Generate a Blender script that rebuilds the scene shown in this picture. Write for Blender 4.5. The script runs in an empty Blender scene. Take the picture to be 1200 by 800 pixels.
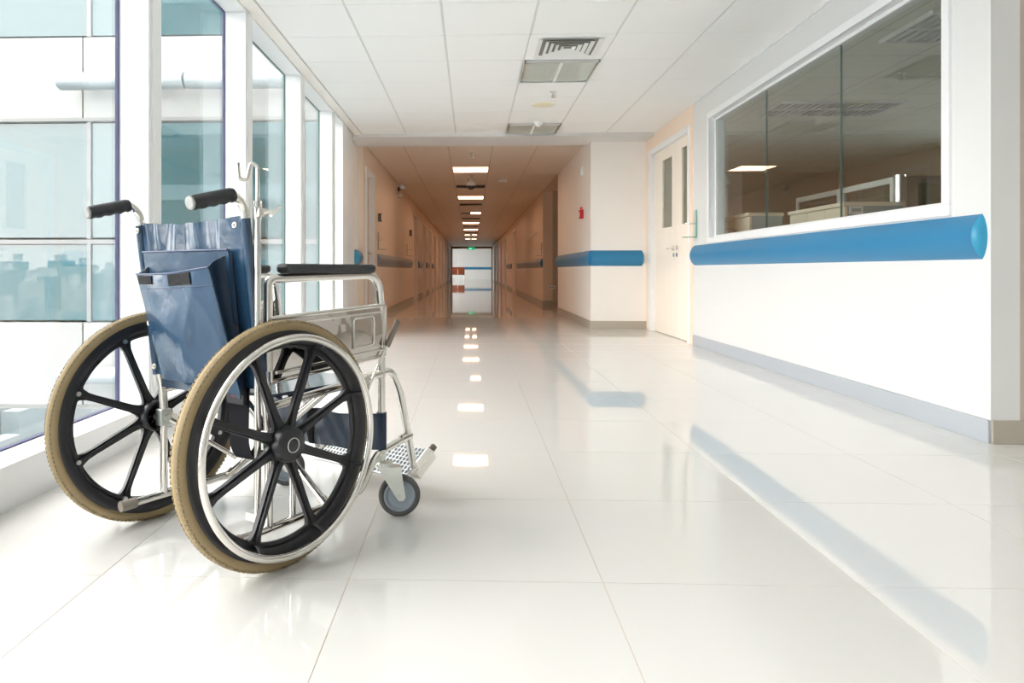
import bpy, bmesh, math, random
from mathutils import Vector, Matrix
random.seed(7)
sc = bpy.context.scene
col = sc.collection
PI = math.pi

# ------------------------------------------------------------------ camera
cam_d = bpy.data.cameras.new('camera')
cam = bpy.data.objects.new('camera', cam_d)
col.objects.link(cam)
cam.location = (0, 0, 0.735)
cam.rotation_euler = (math.radians(90), 0, math.radians(2.0))
cam_d.sensor_width = 36.0
cam_d.lens = 836.0 / 1200.0 * 36.0
cam_d.shift_x = 0.0643
cam_d.shift_y = -0.0696
cam_d.clip_end = 3000
cam_d.clip_start = 0.05
sc.camera = cam

# ------------------------------------------------------------------ world, exposure
w = bpy.data.worlds.new('overcast_sky')
sc.world = w
w.use_nodes = True
wn = w.node_tree
wn.nodes.clear()
wo = wn.nodes.new('ShaderNodeOutputWorld')
wb = wn.nodes.new('ShaderNodeBackground')
wb.inputs['Color'].default_value = (1.0, 0.968, 0.94, 1)
wb.inputs['Strength'].default_value = 8.4
wn.links.new(wb.outputs[0], wo.inputs[0])
vs = sc.view_settings
vs.view_transform = 'Standard'
vs.look = 'None'
vs.exposure = 0.0
vs.gamma = 1.0
vs.use_curve_mapping = False
cy = sc.cycles
cy.use_denoising = True
cy.max_bounces = 14
cy.diffuse_bounces = 8
cy.glossy_bounces = 6
cy.transparent_max_bounces = 16
cy.caustics_reflective = False
cy.caustics_refractive = False
cy.sample_clamp_indirect = 6.0

LAMP_COLOR = (1.0, 0.62, 0.38)
LAMP_STRENGTH = 13.0

# ------------------------------------------------------------------ helpers
def lin(r, g, b):
    f = lambda v: (v / 255 / 12.92) if v / 255 <= 0.04045 else ((v / 255 + 0.055) / 1.055) ** 2.4
    return (f(r), f(g), f(b))

MATS = {}
def mat(name, color, rough=0.5, metal=0.0, ior=1.5, noise=0.03, scale=6.0, bump=0.0, bscale=40.0, coat=0.0, stretch=None, rvar=0.0):
    m = bpy.data.materials.new(name)
    m.use_nodes = True
    nt = m.node_tree
    p = nt.nodes['Principled BSDF']
    p.inputs['Roughness'].default_value = rough
    p.inputs['Metallic'].default_value = metal
    p.inputs['IOR'].default_value = ior
    p.inputs['Coat Weight'].default_value = coat
    tc = nt.nodes.new('ShaderNodeTexCoord')
    mp = nt.nodes.new('ShaderNodeMapping')
    if stretch:
        mp.inputs['Scale'].default_value = stretch
    nt.links.new(tc.outputs['Object'], mp.inputs['Vector'])
    nz = nt.nodes.new('ShaderNodeTexNoise')
    nz.inputs['Scale'].default_value = scale
    nz.inputs['Detail'].default_value = 4
    nt.links.new(mp.outputs[0], nz.inputs['Vector'])
    mx = nt.nodes.new('ShaderNodeMix')
    mx.data_type = 'RGBA'
    lo = tuple(max(0, c * (1 - noise)) for c in color) + (1,)
    hi = tuple(min(1, c * (1 + noise)) for c in color) + (1,)
    mx.inputs[6].default_value = lo
    mx.inputs[7].default_value = hi
    nt.links.new(nz.outputs['Fac'], mx.inputs[0])
    nt.links.new(mx.outputs[2], p.inputs['Base Color'])
    if bump:
        b2 = nt.nodes.new('ShaderNodeTexNoise')
        b2.inputs['Scale'].default_value = bscale
        b2.inputs['Detail'].default_value = 3
        nt.links.new(mp.outputs[0], b2.inputs['Vector'])
        bp = nt.nodes.new('ShaderNodeBump')
        bp.inputs['Strength'].default_value = bump
        bp.inputs['Distance'].default_value = 0.01
        nt.links.new(b2.outputs['Fac'], bp.inputs['Height'])
        nt.links.new(bp.outputs[0], p.inputs['Normal'])
    MATS[name] = m
    return m

def glass(name, tint=(0.93, 0.97, 0.96), f0=0.05, gain=1.0):
    m = bpy.data.materials.new(name)
    m.use_nodes = True
    nt = m.node_tree
    nt.nodes.clear()
    out = nt.nodes.new('ShaderNodeOutputMaterial')
    tr = nt.nodes.new('ShaderNodeBsdfTransparent')
    tr.inputs[0].default_value = tint + (1,)
    gl = nt.nodes.new('ShaderNodeBsdfGlossy')
    gl.inputs['Color'].default_value = (1, 1, 1, 1)
    gl.inputs['Roughness'].default_value = 0.0
    lw = nt.nodes.new('ShaderNodeLayerWeight')
    lw.inputs['Blend'].default_value = 0.5
    pw = nt.nodes.new('ShaderNodeMath'); pw.operation = 'POWER'; pw.inputs[1].default_value = 5.0
    ml = nt.nodes.new('ShaderNodeMath'); ml.operation = 'MULTIPLY_ADD'
    ml.inputs[1].default_value = (1 - f0) * gain; ml.inputs[2].default_value = f0
    nt.links.new(lw.outputs['Facing'], pw.inputs[0])
    nt.links.new(pw.outputs[0], ml.inputs[0])
    mx = nt.nodes.new('ShaderNodeMixShader')
    nt.links.new(ml.outputs[0], mx.inputs[0])
    nt.links.new(tr.outputs[0], mx.inputs[1])
    nt.links.new(gl.outputs[0], mx.inputs[2])
    nt.links.new(mx.outputs[0], out.inputs[0])
    MATS[name] = m
    return m

def emit(name, color, strength):
    m = bpy.data.materials.new(name)
    m.use_nodes = True
    nt = m.node_tree
    nt.nodes.clear()
    out = nt.nodes.new('ShaderNodeOutputMaterial')
    e = nt.nodes.new('ShaderNodeEmission')
    e.inputs[0].default_value = color + (1,)
    e.inputs[1].default_value = strength
    nt.links.new(e.outputs[0], out.inputs[0])
    MATS[name] = m
    return m

class MB:
    def __init__(s):
        s.v = []; s.f = []; s.sm = []
    def add(s, verts, faces, smooth=False):
        o = len(s.v)
        s.v += [tuple(x) for x in verts]
        for f in faces:
            s.f.append([i + o for i in f]); s.sm.append(smooth)
        return s
    def box(s, x0, x1, y0, y1, z0, z1):
        v = [(x0,y0,z0),(x1,y0,z0),(x1,y1,z0),(x0,y1,z0),(x0,y0,z1),(x1,y0,z1),(x1,y1,z1),(x0,y1,z1)]
        return s.add(v, [(0,3,2,1),(4,5,6,7),(0,1,5,4),(1,2,6,5),(2,3,7,6),(3,0,4,7)])
    def obox(s, c, ax, ay, az):
        c = Vector(c); ax = Vector(ax); ay = Vector(ay); az = Vector(az)
        v = [c + ax*i + ay*j + az*k for k in (-1,1) for i, j in ((-1,-1),(1,-1),(1,1),(-1,1))]
        return s.add(v, [(0,3,2,1),(4,5,6,7),(0,1,5,4),(1,2,6,5),(2,3,7,6),(3,0,4,7)])
    def tube(s, pts, r, seg=10, closed=False, caps=True, radii=None):
        pts = [Vector(p) for p in pts]
        n = len(pts)
        tans = []
        for i in range(n):
            if closed:
                t = pts[(i+1) % n] - pts[i-1]
            else:
                t = pts[min(i+1, n-1)] - pts[max(i-1, 0)]
            tans.append(t.normalized())
        ref = Vector((0,0,1)) if abs(tans[0].z) < 0.9 else Vector((1,0,0))
        u = tans[0].cross(ref).normalized()
        verts = []
        for i in range(n):
            u = (u - tans[i] * u.dot(tans[i])).normalized()
            w_ = tans[i].cross(u)
            rr = radii[i] if radii else r
            for k in range(seg):
                a = 2*PI*k/seg
                verts.append(pts[i] + u*math.cos(a)*rr + w_*math.sin(a)*rr)
        faces = []
        m = n if closed else n-1
        for i in range(m):
            j = (i+1) % n
            for k in range(seg):
                l = (k+1) % seg
                faces.append((i*seg+k, i*seg+l, j*seg+l, j*seg+k))
        s.add(verts, faces, True)
        if caps and not closed:
            s.add(verts[:seg], [tuple(range(seg))[::-1]])
            s.add(verts[-seg:], [tuple(range(seg))])
        return s
    def lathe(s, prof, c, axis, seg=48, closed=True, smooth=True, ref=None, mod=None):
        # prof: list of (radius, along axis)
        c = Vector(c); a = Vector(axis).normalized()
        r0 = Vector(ref) if ref else (Vector((0,0,1)) if abs(a.z) < .9 else Vector((1,0,0)))
        u = (r0 - a*r0.dot(a)).normalized(); w_ = a.cross(u)
        n = len(prof); verts = []
        for i in range(seg):
            t = 2*PI*i/seg
            d = u*math.cos(t) + w_*math.sin(t)
            for k, (r, h) in enumerate(prof):
                rr = r + (mod(i, k) if mod else 0)
                verts.append(c + d*rr + a*h)
        faces = []
        m = n if closed else n-1
        for i in range(seg):
            j = (i+1) % seg
            for k in range(m):
                l = (k+1) % n
                faces.append((i*n+k, i*n+l, j*n+l, j*n+k))
        return s.add(verts, faces, smooth)
    def disc(s, c, axis, r, h, seg=20, smooth=False):
        # closed cylinder of half height h
        c = Vector(c); a = Vector(axis).normalized()
        return s.tube([c - a*h, c + a*h], r, seg)
    def prism(s, poly, fn, h0, h1):
        # poly list of 2d; fn(u, v, h) -> 3d
        n = len(poly)
        v = [fn(p[0], p[1], h0) for p in poly] + [fn(p[0], p[1], h1) for p in poly]
        f = [tuple(range(n))[::-1], tuple(range(n, 2*n))]
        for i in range(n):
            j = (i+1) % n
            f.append((i, j, n+j, n+i))
        return s.add(v, f)
    def grid(s, fn, nu, nv, smooth=True, thick=None):
        V = [Vector(fn(i/nu, j/nv)) for i in range(nu+1) for j in range(nv+1)]
        F = [(i*(nv+1)+j, (i+1)*(nv+1)+j, (i+1)*(nv+1)+j+1, i*(nv+1)+j+1) for i in range(nu) for j in range(nv)]
        s.add(V, F, smooth)
        if thick:
            t = Vector(thick)
            s.add([v + t for v in V], [f[::-1] for f in F], smooth)
            ring = [i*(nv+1) for i in range(nu+1)] + [nu*(nv+1)+j for j in range(1, nv+1)] + [i*(nv+1)+nv for i in range(nu-1, -1, -1)] + [j for j in range(nv-1, 0, -1)]
            m = len(ring)
            s.add([V[i] for i in ring] + [V[i] + t for i in ring], [(k, (k+1) % m, m+(k+1) % m, m+k) for k in range(m)], False)
        return s
    def build(s, name, material, parent=None, loc=(0,0,0), fix=True, bevel=0.0):
        me = bpy.data.meshes.new(name)
        me.from_pydata(s.v, [], s.f)
        me.polygons.foreach_set('use_smooth', s.sm)
        if fix:
            bm = bmesh.new(); bm.from_mesh(me)
            bmesh.ops.recalc_face_normals(bm, faces=bm.faces)
            bm.to_mesh(me); bm.free()
        me.materials.append(material if not isinstance(material, str) else MATS[material])
        me.update()
        return link(name, me, parent, loc, bevel)

def link(name, me, parent=None, loc=(0,0,0), bevel=0.0):
    o = bpy.data.objects.new(name, me)
    col.objects.link(o)
    o.parent = parent
    o.location = loc
    if bevel:
        b = o.modifiers.new('bevel', 'BEVEL'); b.width = bevel; b.segments = 2; b.limit_method = 'ANGLE'
    return o

def thing(name, label, cat, loc=(0,0,0), rz=0, group=None):
    o = bpy.data.objects.new(name, None)
    o.empty_display_size = 0.1
    col.objects.link(o)
    o.location = loc; o.rotation_euler = (0, 0, rz)
    return tag(o, label, cat, group)

def tag(o, label, cat, group=None):
    o['label'] = label; o['category'] = cat
    if group: o['group'] = group
    return o

def structure(o):
    o['kind'] = 'structure'
    return o

def sroot(name, loc=(0,0,0)):
    o = bpy.data.objects.new(name, None)
    o.empty_display_size = 0.1
    col.objects.link(o); o.location = loc
    return structure(o)

def fillet(pts, r, n=6):
    pts = [Vector(p) for p in pts]
    out = [pts[0]]
    for i in range(1, len(pts)-1):
        a, b, c = pts[i-1], pts[i], pts[i+1]
        rr = r[i-1] if isinstance(r, (list, tuple)) else r
        d1 = (a-b); d2 = (c-b)
        l = min(rr, d1.length*0.49, d2.length*0.49)
        p0 = b + d1.normalized()*l; p2 = b + d2.normalized()*l
        for k in range(n+1):
            t = k/n
            out.append(p0*(1-t)**2 + b*2*t*(1-t) + p2*t*t)
    out.append(pts[-1])
    return out

# ------------------------------------------------------------------ materials
mat('white_paint', (0.74, 0.738, 0.734), 0.45, noise=0.01, scale=3)
mat('cream_paint', lin(244, 239, 234), 0.5, noise=0.012, scale=3)
mat('corridor_paint', lin(232, 212, 194), 0.38, noise=0.015, scale=3)
mat('grey_paint', lin(190, 178, 166), 0.5, noise=0.015)
mat('room_paint', lin(200, 190, 176), 0.6, noise=0.02)
mat('frame_white', (0.84, 0.85, 0.86), 0.3, noise=0.008)
mat('pier_white', (0.88, 0.88, 0.885), 0.35, noise=0.008)
mat('floor_tile', (0.78, 0.77, 0.745), 0.03, ior=1.65, noise=0.012, scale=0.9)
mat('grout', lin(218, 204, 190), 0.08)
mat('ceiling_tile', (0.93, 0.925, 0.915), 0.55, noise=0.008, scale=8)
mat('ceiling_grid', lin(222, 222, 220), 0.45)
mat('corridor_ceiling', lin(226, 212, 198), 0.4, noise=0.01)
mat('corridor_grid', lin(180, 165, 150), 0.5)
mat('skirting', lin(178, 183, 190), 0.3, noise=0.02)
mat('skirting_warm', lin(176, 168, 155), 0.4, noise=0.02)
mat('blue_rail', lin(40, 124, 170), 0.38, noise=0.03, scale=60)
mat('blue_cap', lin(52, 150, 190), 0.3, noise=0.02)
mat('greyed_rail', lin(120, 128, 138), 0.4, noise=0.03)  # blue rail greyed in colour for warm light; also plain grey slats and plate
mat('door_wood', lin(249, 238, 225), 0.42, noise=0.05, scale=3, stretch=(14, 14, 0.7))
mat('wood_trim', lin(247, 226, 207), 0.45, noise=0.05, scale=3, stretch=(14, 14, 0.7))
mat('door_pink', lin(214, 182, 156), 0.4, noise=0.04, scale=3, stretch=(14, 14, 0.7))
mat('brown_trim', lin(126, 92, 66), 0.45)
mat('steel', (0.80, 0.775, 0.735), 0.13, metal=1.0, noise=0.04, scale=25)
mat('steel_sheet', (0.74, 0.71, 0.68), 0.03, metal=1.0, noise=0.03, scale=10, bump=0.5, bscale=5)
mat('seat_vinyl', lin(30, 48, 70), 0.1, noise=0.1)
mat('zinc', (0.72, 0.74, 0.70), 0.32, metal=1.0, noise=0.1, scale=30)
mat('alu', (0.75, 0.76, 0.76), 0.3, metal=1.0)
mat('black_plastic', (0.018, 0.018, 0.022), 0.34, noise=0.1)
mat('black_rubber', (0.025, 0.027, 0.03), 0.55, noise=0.1, bump=0.2, bscale=150)
mat('pad_black', (0.03, 0.031, 0.036), 0.5, bump=0.2, bscale=120)
mat('tyre_tan', lin(156, 136, 100), 0.62, noise=0.12, scale=14)
mat('vinyl', lin(40, 70, 98), 0.24, ior=1.65, noise=0.14, scale=9, bump=0.55, bscale=10)
mat('vinyl_dark', lin(30, 48, 70), 0.3, noise=0.12, scale=9, bump=0.3, bscale=14)
mat('vinyl_edge', lin(42, 62, 100), 0.35)
mat('velcro', (0.012, 0.012, 0.014), 0.95, bump=0.6, bscale=300)
mat('webbing', (0.014, 0.014, 0.017), 0.9, ior=1.2, bump=0.3, bscale=200)
mat('caster_grey', lin(150, 160, 172), 0.45)
mat('caster_tyre', lin(84, 82, 82), 0.6)
mat('grip_end', lin(170, 170, 168), 0.5, noise=0.1, scale=60)
mat('rubber_tip', lin(150, 140, 130), 0.6)
mat('lever_grip', lin(122, 112, 102), 0.5)
mat('foot_plate', lin(200, 204, 206), 0.35, metal=0.6)
mat('plate_hole', lin(110, 112, 118), 0.6)
mat('grommet', lin(225, 218, 205), 0.3, metal=0.7)
mat('red_plastic', lin(206, 28, 40), 0.4)
mat('white_plastic', (0.82, 0.82, 0.80), 0.4)
mat('dark_plastic', (0.03, 0.03, 0.03), 0.3)
mat('acrylic_green', lin(20, 150, 125), 0.15)
mat('gasket', lin(70, 66, 110), 0.5)
mat('green_gasket', lin(90, 120, 118), 0.4)
mat('diffuser_grey', lin(196, 203, 196), 0.16, noise=0.08, scale=5, stretch=(6, 0.3, 1))
mat('vent_dark', lin(96, 90, 82), 0.6)
mat('cabinet_wood', lin(240, 228, 210), 0.45, noise=0.06, scale=3, stretch=(12, 12, 0.8))
mat('cabinet_grey', lin(170, 182, 186), 0.5)
mat('carpet', lin(165, 158, 148), 0.9)
mat('bench_brown', lin(176, 92, 58), 0.45)
mat('panel_white', (0.33, 0.33, 0.325), 0.4, noise=0.01)
mat('tube_grey', (0.30, 0.33, 0.35), 0.35, noise=0.02)
mat('facade_frame', (0.22, 0.22, 0.225), 0.4)
mat('facade_glass', (0.02, 0.075, 0.088), 0.0, ior=1.78, noise=0.02, scale=0.6)
mat('facade_grey', (0.2, 0.2, 0.195), 0.5)
mat('dark_glass', (0.03, 0.10, 0.115), 0.1)
mat('city_ground', (0.12, 0.14, 0.15), 0.9, noise=0.5, scale=0.05)
mat('block_white', (0.15, 0.165, 0.17), 0.9)
mat('block_teal', (0.085, 0.115, 0.127), 0.9)
mat('block_grey', (0.10, 0.12, 0.13), 0.9)
mat('city_white', (0.80, 0.84, 0.86), 0.9, noise=0.03)  # haze over the far city is put into these pale colours
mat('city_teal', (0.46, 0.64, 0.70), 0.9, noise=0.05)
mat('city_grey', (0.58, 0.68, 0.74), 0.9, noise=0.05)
glass('window_glass', (0.975, 0.985, 0.982), 0.05)
glass('office_glass', (0.93, 0.955, 0.935), 0.055)
glass('clear_acrylic', (0.9, 0.97, 0.95), 0.05)
glass('vision_glass', (0.72, 0.75, 0.66), 0.06)
glass('screen_glass', (0.6, 0.64, 0.62), 0.06)
emit('lamp_on', LAMP_COLOR, LAMP_STRENGTH)
emit('exit_lit', (0.0, 0.55, 0.22), 0.9)
emit('exit_white', (0.9, 1.0, 0.95), 1.0)

def grid_mat(name, base, line, sx, sy, ox, oy, wline, rough, ior=1.5):
    # flat joint lines on a receding surface
    m = bpy.data.materials.new(name)
    m.use_nodes = True
    nt = m.node_tree
    p = nt.nodes['Principled BSDF']
    p.inputs['Roughness'].default_value = rough
    p.inputs['IOR'].default_value = ior
    tc = nt.nodes.new('ShaderNodeTexCoord')
    sp = nt.nodes.new('ShaderNodeSeparateXYZ')
    nt.links.new(tc.outputs['Object'], sp.inputs[0])
    facs = []
    for ch, st, of in ((0, sx, ox), (1, sy, oy)):
        a = nt.nodes.new('ShaderNodeMath'); a.operation = 'SUBTRACT'; a.inputs[1].default_value = of
        nt.links.new(sp.outputs[ch], a.inputs[0])
        b = nt.nodes.new('ShaderNodeMath'); b.operation = 'PINGPONG'; b.inputs[1].default_value = st/2
        nt.links.new(a.outputs[0], b.inputs[0])
        c = nt.nodes.new('ShaderNodeMath'); c.operation = 'LESS_THAN'; c.inputs[1].default_value = wline
        nt.links.new(b.outputs[0], c.inputs[0])
        facs.append(c)
    mx = nt.nodes.new('ShaderNodeMath'); mx.operation = 'MAXIMUM'
    nt.links.new(facs[0].outputs[0], mx.inputs[0]); nt.links.new(facs[1].outputs[0], mx.inputs[1])
    mi = nt.nodes.new('ShaderNodeMix'); mi.data_type = 'RGBA'
    mi.inputs[6].default_value = base + (1,); mi.inputs[7].default_value = line + (1,)
    nt.links.new(mx.outputs[0], mi.inputs[0])
    nt.links.new(mi.outputs[2], p.inputs['Base Color'])
    MATS[name] = m
grid_mat('far_floor', (0.77, 0.76, 0.735), lin(210, 200, 188), 0.6, 0.605, 0.31, 1.69, 0.0015, 0.03, 1.65)
grid_mat('far_ceiling', lin(226, 212, 198), lin(180, 165, 150), 0.597, 0.605, 0.29, 9.87, 0.006, 0.4)
grid_mat('room_ceiling', lin(214, 214, 206), lin(170, 170, 164), 0.6, 0.605, 0.415, 4.40, 0.006, 0.5)
grid_mat('tower_windows', (0.74, 0.80, 0.83), (0.40, 0.56, 0.62), 5.0, 5.0, 0.0, 0.0, 1.1, 0.9)  # pale wall and window tones carry the city haze

H = 2.385
XR = 2.2

# ================================================================== STRUCTURE
# ---------------------------------------------------------------- floor
fl = structure(MB().box(-1.6, 7.0, -4.5, 9.555, -0.12, -0.001).build('floor', 'grout'))
tile_me = MB().box(0.0012, 0.5988, 0.0012, 0.6038, -0.0009, 0.0).build('tile', 'floor_tile', fl, (0, 0, -5))
first = True
def put(o_first, me, name, parent, loc):
    global first
    if first:
        o_first.location = loc; first = False; return o_first
    return link(name, me, parent, loc)
for j in range(15):
    y = 0.48 + 0.605*j
    ncol = 9 if y < 3.0 else 7
    for i in range(ncol):
        put(tile_me, tile_me.data, 'tile', fl, (-1.49 + 0.6*i, y, 0))
f0 = MB()
f0.box(-1.6, 7.0, -4.5, 0.4788, -0.12, 0.0)
f0.box(3.92, 7.0, 0.4788, 3.2, -0.12, 0.0)
structure(f0.build('floor_lobby', 'far_floor'))
f1 = MB()
f1.box(-1.75, 4.6, 9.557, 50.1, -0.12, 0.0)
f1.box(-7, 6.0, 50.1, 60.2, -0.12, 0.0)
structure(f1.build('floor_corridor', 'far_floor'))

# ---------------------------------------------------------------- ceiling
ce = MB()
ce.box(-1.32, 2.32, 3.1, 8.62, H+0.0015, H+0.06)
ceil = structure(ce.build('ceiling', 'ceiling_grid'))
xs = [-1.32, -0.785, -0.185, 0.415, 1.015, 1.615, 2.2]
ys = [3.19 + 0.605*k for k in range(10)]
special = {(3, 3), (3, 4), (3, 8)}      # diffuser, light, light (column, row)
tiles = {}
for i in range(6):
    for j in range(9):
        if (i, j) in special: continue
        wx = xs[i+1]-xs[i]
        key = round(wx, 3)
        if key not in tiles:
            t = MB().box(0.008, wx-0.008, 0.0025, 0.6025, -0.003, 0.001).build('tile', 'ceiling_tile', ceil, (xs[i], ys[j], H))
            tiles[key] = t.data
        else:
            link('tile', tiles[key], ceil, (xs[i], ys[j], H))
cb = MB()
cb.box(-1.32, 7.0, -4.5, 3.1, H, H+0.06)
structure(cb.build('ceiling_lobby', 'ceiling_tile'))
# unseen box added above the window head to close light leaks
cv = MB()
cv.box(-1.7, -1.25, -4.5, 8.62, 2.6, 2.66)
cv.box(-1.32, -1.26, -4.5, 8.62, H+0.062, 2.6)
structure(cv.build('light_leak_cover', 'white_paint'))
structure(MB().box(-1.409, -1.322, -4.5, 8.6, 2.372, 2.43).build('trim_2', 'cream_paint'))
structure(MB().box(2.185, 2.2, 3.1, 8.6, H-0.01, H+0.004).build('trim_3', 'frame_white'))
# beam between window hall and corridor
structure(MB().box(-1.47, 2.2, 8.60, 9.25, 2.345, 2.7).build('trim_4', 'white_paint'))

# corridor ceiling
cc = MB()
cc.box(-1.7, 4.6, 9.25, 18.345, H+0.005, H+0.06)
cceil = structure(cc.build('ceiling_corridor', 'corridor_grid'))
cxs = [-1.4, -0.90, -0.307, 0.29, 0.887, 1.5]
tl2 = {}
LAMP_Y = [11.70, 16.2, 20.6, 24.9, 29.1, 33.4, 37.6]
for i in range(5):
    for j in range(15):
        y = 9.27 + 0.605*j
        if i == 2 and any(abs(y+0.3-ly) < 0.25 for ly in LAMP_Y): continue
        wx = cxs[i+1]-cxs[i]; k = round(wx, 3)
        if k not in tl2:
            tl2[k] = MB().box(0.005, wx-0.005, 0.002, 0.603, 0, 0.012).build('tile', 'corridor_ceiling', cceil, (cxs[i], y, H)).data
        else:
            link('tile', tl2[k], cceil, (cxs[i], y, H))
cf = MB()
cf.box(-1.7, 1.7, 18.345, 50.1, H, H+0.06)
structure(cf.build('ceiling_corridor_far', 'far_ceiling'))
cr2 = MB(); cr2.box(1.5, 4.6, 12.4, 14.95, H, H+0.0045)
structure(cr2.build('ceiling_side_passage', 'corridor_ceiling'))

# ---------------------------------------------------------------- right wall with office window and door
wr = MB()
wr.box(XR, 2.32, 3.1, 7.14, 0, 1.035)
wr.box(XR, 2.32, 3.1, 7.14, 2.15, 2.6)
wr.box(XR, 2.32, 3.1, 3.385, 1.035, 2.15)
wr.box(XR, 2.32, 6.655, 7.14, 1.035, 2.15)
structure(wr.build('wall_right', 'white_paint'))
structure(MB().box(2.32, 7.0, 3.1, 3.22, 0, 2.6).build('wall_right_return', 'grey_paint'))
structure(MB().box(2.188, XR, 3.1, 7.13, 0, 0.1).build('baseboard_right', 'skirting', bevel=0.003))
structure(MB().box(2.2, 7.0, 3.088, 3.1, 0, 0.1).build('baseboard_right_return', 'skirting_warm', bevel=0.003))
# door wall panel (wood laminate)
wd = MB()
wd.box(XR-0.012, 2.32, 7.14, 7.24, 0, 2.6)
wd.box(XR-0.012, 2.32, 8.84, 9.0, 0, 2.6)
wd.box(XR-0.012, 2.32, 7.24, 8.84, 2.19, 2.6)
structure(wd.build('wall_right_door', 'wood_trim'))

def window_frame(mb, x0, x1, y0, y1, z0, z1, t):
    mb.box(x0, x1, y0, y1, z0, z0+t); mb.box(x0, x1, y0, y1, z1-t, z1)
    mb.box(x0, x1, y0, y0+t, z0+t, z1-t); mb.box(x0, x1, y1-t, y1, z0+t, z1-t)
ow = sroot('window_1')
m = MB(); window_frame(m, XR-0.016, 2.33, 3.345, 6.70, 0.985, 2.185, 0.052)
m.build('frame', 'frame_white', ow, bevel=0.003)
m = MB(); window_frame(m, 2.245, 2.30, 3.397, 6.648, 1.037, 2.133, 0.02)
m.build('inner_frame', 'frame_white', ow)
py = [3.417, 4.452, 5.556, 6.628]
for k in range(3):
    MB().box(2.262, 2.272, py[k]+0.002, py[k+1]-0.002, 1.057, 2.113).build('pane', 'office_glass', ow)
for k in (1, 2):
    MB().box(2.261, 2.273, py[k]-0.0018, py[k]+0.0018, 1.057, 2.113).build('joint', 'green_gasket', ow)

# ---------------------------------------------------------------- double door
d1 = sroot('door_1')
m = MB()
m.box(XR-0.025, 2.30, 8.72, 8.84, 0, 2.19); m.box(XR-0.025, 2.30, 7.24, 7.27, 0, 2.19); m.box(XR-0.025, 2.30, 7.27, 8.72, 2.13, 2.19)
m.build('frame', 'frame_white', d1, bevel=0.003)
def leaf(y0, y1, wy0, wy1, wz0, wz1, parent, x=XR+0.02, material='door_wood', th=0.045, zt=2.128):
    m = MB()
    m.box(x, x+th, y0, wy0, 0.006, zt); m.box(x, x+th, wy1, y1, 0.006, zt)
    m.box(x, x+th, wy0, wy1, 0.006, wz0); m.box(x, x+th, wy0, wy1, wz1, zt)
    lf = m.build('leaf', material, parent)
    MB().box(x+th*0.4, x+th*0.6, wy0, wy1, wz0, wz1).build('pane', 'vision_glass', lf)
    return lf
la = leaf(7.83, 8.718, 7.97, 8.36, 1.22, 2.0, d1)
lb = leaf(7.272, 7.824, 7.32, 7.60, 1.22, 2.02, d1)
def lever(parent, x, y, z, sgn, dy):
    # sgn: direction off the door face along X
    m = MB()
    m.disc((x + sgn*0.006, y, z), (1,0,0), 0.026, 0.006)
    m.tube(fillet([(x, y, z), (x+sgn*0.05, y, z), (x+sgn*0.05, y+dy, z)], 0.02), 0.009, 8)
    h = m.build('handle', 'steel', parent)
    m = MB(); m.disc((x+sgn*0.005, y, z-0.075), (1,0,0), 0.022, 0.005); m.build('lock', 'steel', parent)
    return h
lever(la, XR+0.02, 7.88, 0.975, -1, 0.12)
lever(lb, XR+0.02, 7.76, 0.975, -1, -0.02)

# ---------------------------------------------------------------- wall facing camera beyond the door, pillar
wp = MB()
wp.box(1.5, 2.32, 9.0, 9.12, 0, 2.6)
wp.box(1.5, 1.62, 9.12, 12.4, 0, 2.6)
wp.box(1.62, 4.6, 12.28, 12.4, 0, 2.6)
structure(wp.build('wall_pillar', 'cream_paint'))
m = MB(); m.box(1.488, 2.19, 8.988, 9.0, 0, 0.1); m.box(1.488, 1.5, 9.0, 12.4, 0, 0.1)
structure(m.build('baseboard_pillar', 'skirting_warm'))
# side passage
m = MB(); m.box(1.701, 4.6, 14.95, 15.07, 0, 2.6); m.box(4.6, 4.7, 12.3, 15.07, 0, 2.6)
structure(m.build('wall_side_passage', 'grey_paint'))
structure(MB().box(1.501, 4.6, 14.938, 14.949, 0, 0.1).build('baseboard_side_passage', 'skirting_warm'))

def wall_open(name, face, back, y0, y1, openings, material, top=2.6, bname=None, bmat='skirting_warm'):
    m = MB(); b = MB()
    s = 1 if face > back else -1
    a = y0
    xa, xb = min(face, back), max(face, back)
    for (o0, o1, oz) in openings + [(y1, y1, 0)]:
        if o0 > a:
            m.box(xa, xb, a, o0, 0, top)
            b.box(min(face, face+s*0.012), max(face, face+s*0.012), a, o0, 0, 0.1)
        if o1 > o0:
            m.box(xa, xb, o0, o1, oz, top)
        a = o1
    structure(m.build(name, material))
    if bname: structure(b.build(bname, bmat))

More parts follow.
